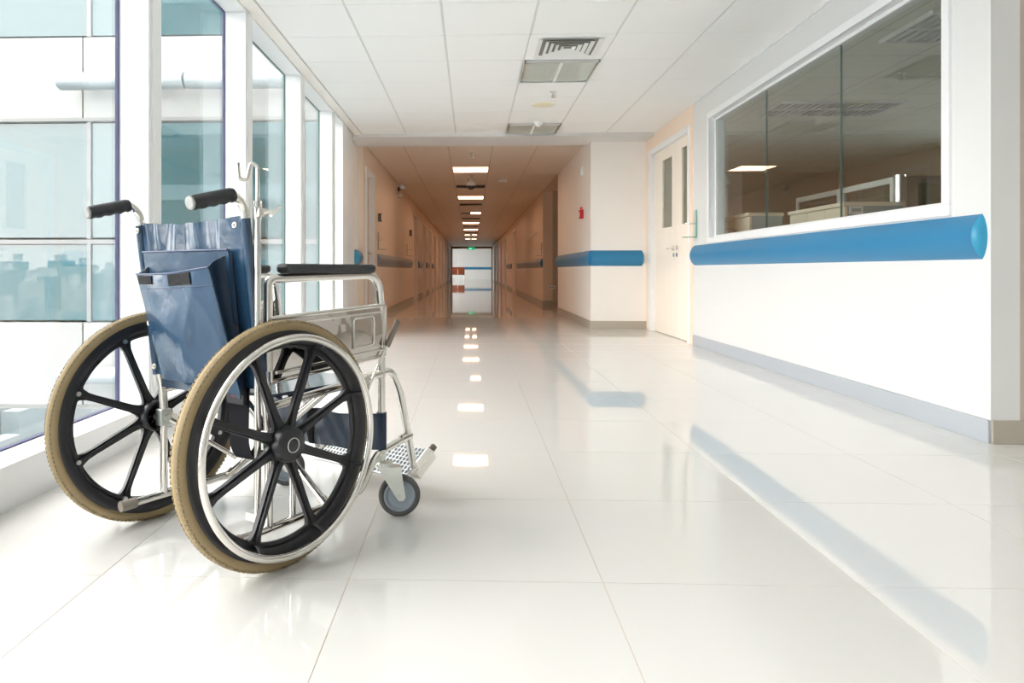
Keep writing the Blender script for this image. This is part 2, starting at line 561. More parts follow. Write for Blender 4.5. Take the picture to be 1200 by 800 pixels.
LD = [(9.42, 10.25, 2.12)] + [(a_, a_+1.35, 2.12) for a_ in (17.2, 20.5, 23.7, 26.8, 30.2, 34.0, 38.0, 42.4, 46.5)]
RD = [(23.6, 25.6, 2.12), (29.9, 31.3, 2.12), (34.5, 35.9, 2.12), (39, 40.4, 2.12), (44, 45.4, 2.12)]
wall_open('wall_left_corridor', -1.4, -1.6, 9.25, 50.0, LD, 'corridor_paint', bname='baseboard_left')
wall_open('wall_right_corridor', 1.5, 1.7, 14.95, 50.0, RD, 'corridor_paint', bname='baseboard_right_corridor')
dn = 2
def corridor_door(y0, y1, zt, face, s, glassy=True):
    # s=+1: wall on the left, leaf recessed toward -X
    global dn
    r = sroot('door_%d' % dn); dn += 1
    def X(a, b): return (min(face+s*a, face+s*b), max(face+s*a, face+s*b))
    m = MB(); x0, x1 = X(-0.12, 0.018)
    m.box(x0, x1, y0, y0+0.055, 0, zt); m.box(x0, x1, y1-0.055, y1, 0, zt); m.box(x0, x1, y0+0.055, y1-0.055, zt-0.055, zt)
    m.build('frame', 'frame_white', r)
    m = MB(); x0, x1 = X(-0.115, -0.07)
    a, b = y0+0.057, y1-0.057
    w0, w1 = a+0.14, a+0.30
    m.box(x0, x1, a, w0, 0.006, zt-0.058); m.box(x0, x1, w1, b, 0.006, zt-0.058)
    m.box(x0, x1, w0, w1, 0.006, 1.1); m.box(x0, x1, w0, w1, 1.95, zt-0.058)
    lf = m.build('leaf', 'door_pink', r)
    MB().box(x0+0.015, x1-0.015, w0, w1, 1.1, 1.95).build('pane', 'vision_glass', lf)
    lever(lf, face - s*0.07, b-0.07, 0.975, s, -0.12)
    return r
for (a, b, z) in LD: corridor_door(a, b, z, -1.4, 1)
for (a, b, z) in RD: corridor_door(a, b, z, 1.5, -1)
# dark rooms behind the corridor doors' panes
m = MB(); m.box(-1.75, -1.7, 9.25, 50, 0, 2.6); structure(m.build('wall_left_backing', 'room_paint'))
m = MB(); m.box(1.75, 1.8, 15.07, 50, 0, 2.6); structure(m.build('wall_right_backing', 'room_paint'))

# corridor end frame, far lobby
m = MB(); m.box(-1.42, -1.30, 49.9, 50.15, 0, 2.42); m.box(1.42, 1.54, 49.9, 50.15, 0, 2.42); m.box(-1.30, 1.42, 49.9, 50.15, 2.24, 2.42)
structure(m.build('trim_5', 'brown_trim'))
m = MB(); m.box(-7, 6, 60.0, 60.2, 0, 3.2); m.box(5.9, 6.0, 50.15, 60, 0, 3.2)
m.box(-7, -1.42, 50.0, 50.15, 0, 3.2); m.box(1.54, 6, 50.0, 50.15, 0, 3.2); m.box(-1.42, 1.54, 50.0, 50.15, 2.42, 3.2)
structure(m.build('wall_far_lobby', 'white_paint'))
structure(MB().box(-7, 6, 50.15, 60.2, 3.1, 3.2).build('ceiling_far_lobby', 'ceiling_tile'))
lw = sroot('window_20')
for k in range(4):
    MB().box(-6.95, -6.93, 50.2+2.45*k, 52.5+2.45*k, 0.05, 3.1).build('pane', 'window_glass', lw)
    MB().box(-7.0, -6.88, 52.5+2.45*k, 52.65+2.45*k, 0, 3.1).build('mullion', 'frame_white', lw)

# ---------------------------------------------------------------- left curtain wall
GX = -1.55
wl = MB()
wl.box(-1.558, -1.41, -4.5, 8.10, 0, 0.14)
wl.box(-1.558, -1.41, -4.5, 8.10, 2.355, 2.6)
wall_l = structure(wl.build('wall_left', 'pier_white'))
piers = [-4.04, -2.62, -1.20, 0.22, 1.64, 3.075, 4.42, 5.865, 7.20]
pw = 0.125
for y in piers:
    MB().box(-1.558, -1.41, y, y+pw, 0.14, 2.355).build('pier', 'pier_white', wall_l)
    # stepped edge bead of the pier
    MB().box(-1.425, -1.40, y+0.02, y+pw-0.02, 0.14, 2.355).build('pier_bead', 'frame_white', wall_l)
MB().box(-1.558, -1.41, 7.80, 8.10, 0.14, 2.355).build('pier', 'pier_white', wall_l)
edges = [-4.5] + piers + [7.80]
n = 2
for k in range(len(edges)-1):
    y0 = edges[k] + (pw if k else 0); y1 = edges[k+1]
    wn_ = sroot('window_%d' % n); n += 1
    MB().box(GX-0.006, GX+0.006, y0+0.0045, y1-0.0045, 0.1445, 2.3505).build('pane', 'window_glass', wn_)
    m = MB(); window_frame(m, GX-0.008, GX+0.009, y0, y1, 0.14, 2.355, 0.0045)
    m.build('gasket', 'gasket' if y1 < 5 else 'green_gasket', wn_)
# solid end of the hall before the corridor
m = MB(); m.box(-1.75, -1.47, 8.10, 9.25, 0, 2.6)
structure(m.build('wall_left_end', 'cream_paint'))
structure(MB().box(-1.47, -1.43, 8.10, 8.55, 0, 2.6).build('trim_6', 'frame_white'))
# lobby behind the camera
m = MB(); m.box(-1.7, 7.0, -4.62, -4.5, 0, 2.6); m.box(7.0, 7.1, -4.5, 3.22, 0, 2.6)
structure(m.build('wall_back', 'white_paint'))

# ---------------------------------------------------------------- office behind the window
structure(MB().box(2.32, 6.3, 3.22, 12.28, -0.11, 0.003).build('floor_office', 'carpet'))
structure(MB().box(2.32, 6.3, 3.22, 12.28, H, H+0.06).build('ceiling_office', 'room_ceiling'))
m = MB(); m.box(6.2, 6.3, 9.1, 12.28, 0, 2.6); m.box(6.2, 6.3, 3.22, 6.0, 0, 2.6); m.box(6.2, 6.3, 6.0, 9.1, 0, 0.9); m.box(6.2, 6.3, 6.0, 9.1, 2.2, 2.6); m.box(4.6, 6.3, 12.28, 12.4, 0, 2.6)
structure(m.build('wall_office', 'room_paint'))
wof = sroot('window_21')  # unseen window added to bring daylight into the office
m = MB(); window_frame(m, 6.2, 6.28, 6.0, 9.1, 0.9, 2.2, 0.05); m.build('frame', 'frame_white', wof)
for k in range(2): MB().box(6.24, 6.25, 6.05+1.5*k, 7.55+1.5*k, 0.95, 2.15).build('pane', 'window_glass', wof)

# ================================================================== THINGS
# ---------------------------------------------------------------- crash rails
def rail_profile(h=0.2, d=0.05, n=14):
    # (out, z) lens profile, thin at the wall
    return [(d*(1-(2*k/n-1)**2)**0.8, -h/2 + h*k/n) for k in range(n+1)]
def crash_rail(label, p0, p1, out, z=0.88, h=0.195, d=0.05, m_='blue_rail', caps=(1, 1), group=None, cap_m='blue_cap'):
    r = thing('crash_rail', label, 'crash rail', (p0[0], p0[1], z), 0, group)
    a = Vector((p1[0]-p0[0], p1[1]-p0[1], 0)); L = a.length; a.normalize(); o = Vector(out)
    pr = rail_profile(h, d)
    e0 = 0.03*caps[0]; e1 = 0.03*caps[1]
    m = MB()
    n = len(pr)
    v = [a*e0 + o*q[0] + Vector((0,0,q[1])) for q in pr] + [a*(L-e1) + o*q[0] + Vector((0,0,q[1])) for q in pr]
    m.add(v, [(i, i+1, n+i+1, n+i) for i in range(n-1)], True)
    m.add(v, [tuple(range(n)), tuple(range(n, 2*n))[::-1], (0, n, 2*n-1, n-1)])
    m.build('cover', m_, r)
    for c, base, sg in ((caps[0], e0, -1), (caps[1], L-e1, 1)):
        if not c: continue
        m = MB()
        # rounded end cap: the lens profile swept a quarter turn back to the wall
        R_ = 7; vv = []
        for j in range(R_+1):
            ph = PI/2*j/R_
            for q in pr:
                vv.append(a*(base + sg*(0.0006 + q[0]*0.62*math.sin(ph))) + o*(q[0]*math.cos(ph)) + Vector((0, 0, q[1])))
        m.add(vv, [(j*n+i, j*n+i+1, (j+1)*n+i+1, (j+1)*n+i) for j in range(R_) for i in range(n-1)], True)
        m.build('end_cap', cap_m, r)
        MB().add([a*(base+sg*0.0006)+o*(q[0]*1.012)+Vector((0,0,q[1]*1.012)) for q in pr] + [a*(base-sg*0.0014)+o*(q[0]*1.012)+Vector((0,0,q[1]*1.012)) for q in pr],
                 [(i, i+1, n+i+1, n+i) for i in range(n-1)]).build('seam', 'gasket', r)
    return r
crash_rail('long blue crash rail on white wall under the office window', (2.2, 3.12), (2.2, 7.13), (-1, 0, 0))
pr_ = crash_rail('blue crash rail facing viewer on cream wall beside double door', (1.50, 9.0), (2.16, 9.0), (0, -1, 0), caps=(0, 1), z=0.885)
crash_rail('blue crash rail fading into corridor on the pillar side wall', (1.5, 9.0), (1.5, 12.4), (-1, 0, 0), caps=(0, 1), z=0.885)
crash_rail('short blue crash rail stub at corridor mouth near the windows', (-1.47, 8.95), (-1.47, 9.22), (1, 0, 0), caps=(1, 0), z=0.90, d=0.072)
crash_rail('blue crash rail greyed in colour for warm light on left corridor wall after the first door', (-1.4, 10.6), (-1.4, 16.6), (1, 0, 0), z=0.885, m_='greyed_rail', cap_m='greyed_rail')
crash_rail('blue crash rail greyed in colour for warm light on right corridor wall past side passage', (1.5, 15.0), (1.5, 23.0), (-1, 0, 0), z=0.885, m_='greyed_rail', cap_m='blue_rail')
crash_rail('blue crash rail greyed in colour for warm light deep in corridor beyond right pale door', (1.5, 26.2), (1.5, 29.5), (-1, 0, 0), z=0.885, m_='greyed_rail', cap_m='greyed_rail')
crash_rail('blue crash rail greyed in colour for warm light between second and third left corridor doors', (-1.4, 18.8), (-1.4, 20.3), (1, 0, 0), z=0.885, m_='greyed_rail', cap_m='greyed_rail')
crash_rail('blue crash rail greyed in colour for warm light between third and fourth left corridor doors', (-1.4, 22.1), (-1.4, 23.5), (1, 0, 0), z=0.885, m_='greyed_rail', cap_m='greyed_rail')
crash_rail('blue crash rail greyed in colour for warm light after fourth left corridor door', (-1.4, 25.3), (-1.4, 26.6), (1, 0, 0), z=0.885, m_='greyed_rail', cap_m='greyed_rail')
crash_rail('thin blue rail across the bright wall at corridor far end', (-6.5, 60), (5.5, 60), (0, -1, 0), z=0.9, h=0.2)

# ---------------------------------------------------------------- acrylic holders
def holder(label, x, y, z, s, h=0.26):
    # s: direction off the wall
    r = thing('dispenser_holder', label, 'holder', (x, y, z), 0, 'green acrylic holders on walls')
    MB().box(min(0, s*0.006), max(0, s*0.006), -0.046, 0.05, 0, h).build('back_plate', 'clear_acrylic', r)
    MB().box(min(0, s*0.007), max(0, s*0.007), -0.05, -0.046, 0, h).build('plate_edge', 'acrylic_green', r)
    MB().box(min(0, s*0.11), max(0, s*0.11), -0.05, 0.05, -0.006, 0).build('shelf', 'acrylic_green', r)
    m = MB()
    m.tube([(s*0.006, 0.03, h*0.5), (s*0.1, 0.03, h*0.5), (s*0.1, -0.03, h*0.5), (s*0.006, -0.03, h*0.5)], 0.005, 6)
    m.build('ring', 'steel', r)
    return r
holder('green edged acrylic holder beside the double door', 2.188, 7.05, 1.06, -1)
holder('green acrylic holder on left corridor wall after the first door', -1.4, 10.72, 1.05, 1)
holder('green acrylic holder farther along left corridor wall above greyed rail', -1.4, 15.6, 1.05, 1)
holder('green acrylic holder on right corridor wall past side passage', 1.5, 15.3, 1.05, -1)

def wall_box(name, label, cat, x, y, z, s, wy, hz, d, body, face, group=None):
    r = thing(name, label, cat, (x, y, z), 0, group)
    MB().box(min(0, s*d), max(0, s*d), -wy/2, wy/2, -hz/2, hz/2).build('housing', body, r, bevel=0.004)
    MB().box(min(s*d, s*(d+0.004)), max(s*d, s*(d+0.004)), -wy*0.38, wy*0.38, -hz*0.38, hz*0.38).build('cover_plate', face, r)
    return r
wall_box('wall_switch', 'small dark edged switch box on left corridor wall beside first door', 'switch', -1.4, 10.75, 1.53, 1, 0.12, 0.12, 0.05, 'vent_dark', 'white_plastic')
wall_box('wall_switch', 'small dark switch box near second left corridor door', 'switch', -1.4, 16.2, 1.58, 1, 0.12, 0.14, 0.05, 'vent_dark', 'greyed_rail')
wall_box('alarm_beacon', 'small white device high on the pillar side wall', 'wall device', 1.5, 9.62, 2.06, -1, 0.09, 0.13, 0.035, 'white_plastic', 'white_plastic')
fa = thing('fire_alarm', 'red fire alarm call point on the pillar wall', 'fire alarm', (1.5, 9.62, 1.50))
MB().box(-0.05, 0, -0.05, 0.05, -0.075, 0.045).build('housing', 'red_plastic', fa, bevel=0.006)
MB().box(-0.054, -0.05, -0.03, 0.03, -0.05, 0.01).build('cover_plate', 'white_plastic', fa)
MB().lathe([(0.0001, 0.0), (0.018, 0.0), (0.018, 0.02), (0.0001, 0.026)], (-0.025, 0, 0.055), (0, 0, 1), 12).build('lamp', 'red_plastic', fa)
so = thing('wall_socket', 'double socket low on the side passage wall', 'socket', (1.68, 14.95, 0.38))
MB().box(-0.07, 0.07, -0.012, 0, -0.035, 0.035).build('housing', 'white_plastic', so)
for q in (-0.03, 0.03): MB().box(q-0.012, q+0.012, -0.016, -0.012, -0.012, 0.012).build('outlet', 'vent_dark', so)
ns = thing('notice_shelf', 'narrow white ledge on right corridor wall above greyed rail', 'ledge', (1.5, 17.2, 1.58))
MB().box(-0.06, 0, -0.9, 0.9, -0.012, 0.012).build('ledge_board', 'white_plastic', ns)
MB().box(-0.012, 0, -0.9, 0.9, 0.012, 0.05).build('upstand', 'white_plastic', ns)
# left wall camera
wc_ = thing('security_camera', 'white security camera high on left corridor wall', 'camera', (-1.4, 13.6, 2.26))
m = MB(); m.disc((0.015, 0, 0.02), (1, 0, 0), 0.045, 0.015); m.tube([(0.02, 0, 0.02), (0.09, 0, 0.02)], 0.018, 10); m.build('bracket', 'dark_plastic', wc_)
MB().lathe([(0.0001, -0.05), (0.05, -0.045), (0.062, 0), (0.055, 0.05), (0.0001, 0.06)], (0.09, 0, 0.06), (0, 0, 1), 20, closed=False).build('head', 'white_plastic', wc_)
MB().lathe([(0.0001, -0.05), (0.04, -0.04), (0.058, 0.0), (0.05, 0.04), (0.0001, 0.05)], (0.04, -0.02, -0.10), (0, 0, 1), 20, closed=False).build('lower_head', 'white_plastic', wc_)
# dome camera on the ceiling
dc = thing('dome_camera', 'white dome security camera with black lens on corridor ceiling', 'camera', (0.0, 12.9, H))
MB().lathe([(0.0001, 0), (0.055, 0), (0.058, -0.05), (0.085, -0.055), (0.09, -0.12), (0.0001, -0.135)], (0, 0, 0), (0, 0, 1), 24, closed=False).build('housing', 'white_plastic', dc)
MB().lathe([(0.07, -0.13), (0.062, -0.165), (0.035, -0.19), (0.0001, -0.195)], (0, 0, 0), (0, 0, 1), 24, closed=False).build('dome', 'dark_plastic', dc)

# ---------------------------------------------------------------- ceiling fittings, window hall
cd = thing('air_diffuser', 'square white air diffuser with nested louvres in ceiling', 'air vent', (0.715, ys[3]+0.3025, H))
m = MB()
def ring(m, a, b, z0, z1):
    # square ring from half size a (top z0) to b (z1), sloped
    v = []
    for (h, z) in ((a, z0), (b, z1), (b-0.004, z1), (a-0.004, z0)):
        v += [(-h, -h, z), (h, -h, z), (h, h, z), (-h, h, z)]
    f = []
    for r in range(4):
        s_ = (r+1) % 4
        for i in range(4):
            j = (i+1) % 4
            f.append((r*4+i, r*4+j, s_*4+j, s_*4+i))
    m.add(v, f)
m.box(-0.298, 0.298, -0.30, 0.30, -0.0005, 0.001)
m.build('backing', mat('vent_mid', lin(128, 126, 120), 0.6), cd)
m = MB(); window_frame(m, 0, 0, 0, 0, 0, 0, 0) if False else None
m = MB()
for (x0, x1, y0, y1) in ((-0.298, 0.298, -0.30, -0.20), (-0.298, 0.298, 0.20, 0.30), (-0.298, -0.2, -0.2, 0.2), (0.2, 0.298, -0.2, 0.2)):
    m.box(x0, x1, y0, y1, -0.004, -0.0008)
m.build('tile_surround', 'ceiling_tile', cd)
m = MB(); ring(m, 0.205, 0.235, -0.004, -0.016); m.build('rim', 'white_plastic', cd)
for a in (0.175, 0.135, 0.095, 0.055):
    m = MB(); ring(m, a-0.022, a, -0.002, -0.014); m.build('louvre', 'white_plastic', cd)
def ceiling_panel(label, x0, x1, y0, y1):
    r = thing('ceiling_light', label, 'ceiling light', ((x0+x1)/2, (y0+y1)/2, H), 0, 'unlit ceiling lights in window hall')
    hx, hy = (x1-x0)/2-0.006, (y1-y0)/2-0.004
    MB().box(-hx, hx, -hy, hy, -0.003, -0.001).build('housing', 'white_plastic', r)
    m = MB()
    for (a, b, c, d) in ((-hx, hx, -hy, -hy+0.015), (-hx, hx, hy-0.015, hy), (-hx, -hx+0.012, -hy, hy), (hx-0.012, hx, -hy, hy)):
        m.box(a, b, c, d, -0.026, -0.003)
    m.build('frame', 'alu', r)
    for s in (-1, 1):
        c = s*hx/2
        m = MB()
        def fn(u, v, c=c):
            return (c - hx*0.48 + hx*0.96*u, -hy+0.016 + (2*hy-0.032)*v, -0.008 - 0.012*math.sin(PI*u)**0.8 if 0 < u < 1 else -0.008)
        m.grid(fn, 10, 1, True, (0, 0, 0.003))
        m.build('diffuser', 'diffuser_grey', r)
    MB().box(-0.012, 0.012, -hy+0.015, hy-0.015, -0.024, -0.004).build('centre_bar', 'white_plastic', r)
    return r
ceiling_panel('unlit grey ceiling light next to the air diffuser', 0.415, 1.015, ys[4], ys[5])
ceiling_panel('unlit grey ceiling light against the beam', 0.415, 1.015, ys[8], ys[9]-0.04)
def sprinkler(label, x, y, s=1.0):
    r = thing('sprinkler', label, 'sprinkler', (x, y, H), 0, 'ceiling sprinklers')
    MB().lathe([(0.0001, 0), (0.035*s, 0), (0.03*s, -0.008), (0.012*s, -0.012), (0.012*s, -0.045*s), (0.0001, -0.045*s)], (0, 0, 0), (0, 0, 1), 16, closed=False).build('escutcheon', 'zinc', r)
    m = MB(); m.disc((0, 0, -0.055*s), (0, 0, 1), 0.022*s, 0.003)
    for k in (-1, 1): m.tube([(k*0.011*s, 0, -0.02*s), (k*0.018*s, 0, -0.04*s), (0, 0, -0.055*s)], 0.003, 6)
    m.build('deflector', 'zinc', r)
sprinkler('small chrome sprinkler on white ceiling past the diffuser light', 0.76, 6.62)
sprinkler('sprinkler at the mouth of the warm lit corridor', 0.02, 10.05, 1.4)
sprinkler('sprinkler between first corridor lamp and dome camera', 0.01, 12.45, 1.2)
sp = thing('ceiling_hatch', 'flat round cream cover on white ceiling before smoke detector', 'ceiling cover', (0.715, 7.13, H))
MB().lathe([(0.0001, -0.012), (0.09, -0.012), (0.115, -0.006), (0.12, 0), (0.0001, 0)], (0, 0, 0), (0, 0, 1), 32, closed=False).build('disc', mat('cream_plastic', lin(240, 232, 205), 0.5), sp)
sd = thing('smoke_detector', 'round white smoke detector on ceiling before the beam', 'smoke detector', (0.745, 7.95, H))
MB().lathe([(0.0001, 0), (0.058, 0), (0.058, -0.014), (0.0001, -0.014)], (0, 0, 0), (0, 0, 1), 24, closed=False).build('base', 'white_plastic', sd)
MB().lathe([(0.05, -0.014), (0.048, -0.034), (0.03, -0.046), (0.03, -0.058), (0.0001, -0.06)], (0, 0, 0), (0, 0, 1), 24, closed=False).build('sensor', 'white_plastic', sd)

# ---------------------------------------------------------------- corridor ceiling lamps
lamp_names = ['first lit ceiling lamp nearest in the warm corridor', 'second lit ceiling lamp in the warm corridor', 'third corridor ceiling lamp lit only on its right half',
              'fourth lit ceiling lamp in the corridor', 'fifth lit ceiling lamp in the corridor', 'sixth corridor ceiling lamp with two lit halves', 'seventh and farthest corridor ceiling lamp']
for k, ly in enumerate(LAMP_Y):
    r = thing('ceiling_lamp', lamp_names[k], 'ceiling lamp', (-0.008, ly, H), 0, 'corridor ceiling lamps')
    m = MB()
    for (a, b, c, d) in ((-0.295, 0.295, -0.30, -0.285), (-0.295, 0.295, 0.285, 0.30), (-0.295, -0.28, -0.285, 0.285), (0.28, 0.295, -0.285, 0.285)):
        m.box(a, b, c, d, -0.008, 0.004)
    m.build('frame', 'white_plastic', r)
    for s in (-1, 1):
        dark = (k == 2 and s == -1)
        x0, x1 = (0.0, 0.279) if s > 0 else (-0.279, 0.0)
        if k >= 5: x0, x1 = (0.07, 0.279) if s > 0 else (-0.279, -0.07)
        MB().box(x0, x1, -0.284, 0.284, -0.004, 0.002).build('diffuser', 'vent_dark' if dark else 'lamp_on', r)
gy = [(14.05, 'first dark slotted grille behind dome camera'), (17.9, 'dark ceiling grille after second corridor lamp'), (22.8, 'dark ceiling grille after third corridor lamp'), (26.9, 'dark ceiling grille after fourth corridor lamp'), (31.2, 'dark ceiling grille after fifth corridor lamp')]
for (y, lb_) in gy:
    r = thing('ceiling_grille', lb_, 'air vent', (-0.008, y, H), 0, 'corridor ceiling grilles')
    MB().box(-0.28, 0.28, -0.2, 0.2, -0.004, -0.001).build('backing', 'vent_dark', r)
    for q in range(7):
        MB().obox((0, -0.18+0.06*q, -0.008), (0.28, 0, 0), (0, 0.012, 0.004), (0, -0.0005, 0.0015)).build('slat', 'greyed_rail', r)
eb = thing('emergency_light', 'small pale box light on right of corridor ceiling', 'emergency light', (0.57, 13.0, H))
MB().box(-0.085, 0.085, -0.1, 0.1, -0.05, 0).build('housing', 'white_plastic', eb, bevel=0.006)
MB().box(-0.07, 0.07, -0.104, -0.1, -0.042, -0.008).build('lens', 'frame_white', eb)
ex = thing('exit_sign', 'small green exit sign over the far corridor opening', 'exit sign', (0.03, 49.6, 2.385))
MB().box(-0.23, 0.23, -0.03, 0.03, -0.24, -0.06).build('panel', 'exit_lit', ex)
m = MB(); m.tube([(-0.15, 0, -0.06), (-0.15, 0, 0)], 0.01, 6); m.tube([(0.15, 0, -0.06), (0.15, 0, 0)], 0.01, 6); m.build('hanger', 'steel', ex)
m = MB()
m.prism([(-0.16, -0.15), (-0.09, -0.09), (-0.09, -0.13), (0.02, -0.13), (0.02, -0.17), (-0.09, -0.17), (-0.09, -0.21)], lambda u, v, h: (u, h, v), -0.034, -0.031)
m.build('arrow', 'exit_white', ex)

# ---------------------------------------------------------------- far lobby bench and drip stand
bn = thing('waiting_bench', 'brown waiting bench on chrome legs beyond far corridor opening', 'bench', (-1.0, 53.2, 0))
for s in (-1, 1):
    MB().box(s*0.27-0.25, s*0.27+0.25, -0.25, 0.22, 0.42, 0.48).build('seat', 'bench_brown', bn, bevel=0.02)
    MB().obox((s*0.27, 0.27, 0.72), (0.25, 0, 0), (0, 0.03, 0.008), (0, -0.05, 0.24)).build('backrest', 'bench_brown', bn, bevel=0.02)
    m = MB(); m.tube(fillet([(s*0.5, -0.24, 0.0), (s*0.5, -0.2, 0.4), (s*0.5, 0.2, 0.4), (s*0.5, 0.26, 0.0)], 0.05), 0.02, 8); m.build('leg', 'steel', bn)
m = MB(); m.tube([(-0.5, 0, 0.4), (0.5, 0, 0.4)], 0.022, 8); m.build('beam', 'steel', bn)
ds = thing('drip_stand', 'white metal drip stand behind the brown bench', 'drip stand', (-0.95, 54.2, 0))
m = MB(); m.tube([(0, 0, 0.1), (0, 0, 1.9)], 0.016, 8); m.build('pole', 'frame_white', ds)
for k in range(5):
    a = 2*PI*k/5; m = MB(); m.tube([(0, 0, 0.1), (0.28*math.cos(a), 0.28*math.sin(a), 0.04)], 0.014, 6); m.build('foot', 'frame_white', ds)
for s in (-1, 1):
    m = MB(); m.tube(fillet([(0, 0, 1.88), (s*0.15, 0, 1.9), (s*0.17, 0, 1.98)], 0.03), 0.01, 6); m.build('hook', 'frame_white', ds)
m = MB(); m.box(-0.22, 0.22, -0.15, 0.15, 1.18, 1.2); m.tube([(-0.22, -0.15, 1.2), (-0.22, -0.15, 1.3), (0.22, -0.15, 1.3), (0.22, -0.15, 1.2)], 0.01, 6); m.build('tray', 'frame_white', ds)

# ---------------------------------------------------------------- office furniture
def cabinet(label, x0, x1, y0, y1, zt, doors):
    r = thing('office_cabinet', label, 'cabinet', ((x0+x1)/2, (y0+y1)/2, 0.003))
    hx, hy = (x1-x0)/2, (y1-y0)/2
    MB().box(-hx+0.02, hx, -hy, hy, 0, zt-0.03).build('body', 'cabinet_grey', r)
    MB().box(-hx-0.015, hx+0.01, -hy-0.01, hy+0.01, zt-0.03, zt).build('top', 'cabinet_wood', r)
    wdt = 2*hy/doors
    for k in range(doors):
        a = -hy + wdt*k
        d_ = MB().box(-hx, -hx+0.018, a+0.003, a+wdt-0.003, 0.06, zt-0.034).build('door', 'cabinet_wood', r)
        y = a + (wdt-0.17 if k % 2 == 0 else 0.04)
        m = MB(); m.tube([(-hx, y, zt-0.12), (-hx-0.025, y+0.01, zt-0.12), (-hx-0.025, y+0.12, zt-0.12), (-hx, y+0.13, zt-0.12)], 0.0055, 8)
        m.build('handle', 'steel', d_)
    return r
cabinet('long pale wood office cabinet with grey end behind the window', 2.84, 3.27, 5.52, 6.46, 1.25, 3)
cabinet('shorter pale wood office cabinet behind the longer one', 2.51, 2.80, 6.52, 7.66, 1.25, 2)
pt = thing('label_holder', 'small framed label on grey end of long office cabinet', 'label', (2.92, 5.52, 1.19))
MB().box(-0.05, 0.05, -0.006, 0, -0.03, 0.03).build('frame', 'frame_white', pt)
MB().box(-0.035, 0.035, -0.008, -0.006, -0.012, 0.014).build('card', 'cabinet_grey', pt)
ps = thing('office_partition', 'framed glass office partition running behind the cabinets', 'partition', (3.50, 6.86, 0.003))
for k in range(2):
    y0, y1 = (-0.86, 0.0) if k == 0 else (0.0, 0.9)
    m = MB(); window_frame(m, -0.025, 0.025, y0, y1, 0.95, 1.50, 0.05); m.build('frame', 'frame_white', ps)
    MB().box(-0.005, 0.005, y0+0.05, y1-0.05, 1.0, 1.45).build('pane', 'screen_glass', ps)
    MB().box(-0.025, 0.025, y0, y1, 0, 0.95).build('lower_panel', 'cabinet_grey', ps)
    for q in range(9):
        MB().obox((0.05, (y0+y1)/2, 1.02+0.05*q), (0.016, 0, 0.010), (0, (y1-y0)/2-0.06, 0), (0.0005, 0, -0.0008)).build('blind_slat', 'room_paint', ps)
m = MB(); m.tube([(0, -0.905, 0), (0, -0.905, 1.51)], 0.042, 20); m.build('post', 'alu', ps)
ps2 = thing('office_partition', 'framed glass office partition facing viewer right of round post', 'partition', (4.4, 5.95, 0.003))
m = MB()
m.box(-0.83, 0.9, -0.025, 0.025, 1.44, 1.50); m.box(-0.83, -0.77, -0.025, 0.025, 0.95, 1.44); m.box(0.84, 0.9, -0.025, 0.025, 0.95, 1.44); m.box(-0.83, 0.9, -0.025, 0.025, 0.9, 0.95)
m.build('frame', 'vent_mid', ps2)
MB().box(-0.77, 0.84, -0.005, 0.005, 0.95, 1.44).build('pane', 'screen_glass', ps2)
MB().box(-0.83, 0.9, -0.025, 0.025, 0, 0.9).build('lower_panel', 'cabinet_grey', ps2)
def louvre_light(label, x, y):
    r = thing('louvre_light', label, 'ceiling light', (x, y, H), 0, 'unlit louvred office lights')
    MB().box(-0.6, 0.6, -0.3, 0.3, -0.004, -0.001).build('housing', 'white_plastic', r)
    m = MB()
    for (a, b, c, d) in ((-0.6, 0.6, -0.3, -0.285), (-0.6, 0.6, 0.285, 0.3), (-0.6, -0.585, -0.285, 0.285), (0.585, 0.6, -0.285, 0.285), (-0.585, 0.585, -0.012, 0.012)):
        m.box(a, b, c, d, -0.03, -0.004)
    m.build('frame', 'frame_white', r)
    for q in range(17):
        MB().obox((-0.55+0.0687*q, 0, -0.018), (0.010, 0, 0.012), (0, 0.284, 0), (0.0006, 0, -0.0005)).build('louvre', 'alu', r)
louvre_light('louvred office light in middle of ceiling behind the window', 3.62, 7.36)
louvre_light('louvred office light nearest, at right edge of window', 3.52, 4.92)
sprinkler('sprinkler on the office ceiling behind the glass', 3.6, 6.1)

# ================================================================== WHEELCHAIR
wch = thing('wheelchair', 'steel wheelchair with navy vinyl back and tan tyres by the windows', 'wheelchair', (-0.752, 1.856, 0), math.atan2(.82, .572))
AX, AZ, WR = 0.082, 0.306, 0.306
YW = 0.292

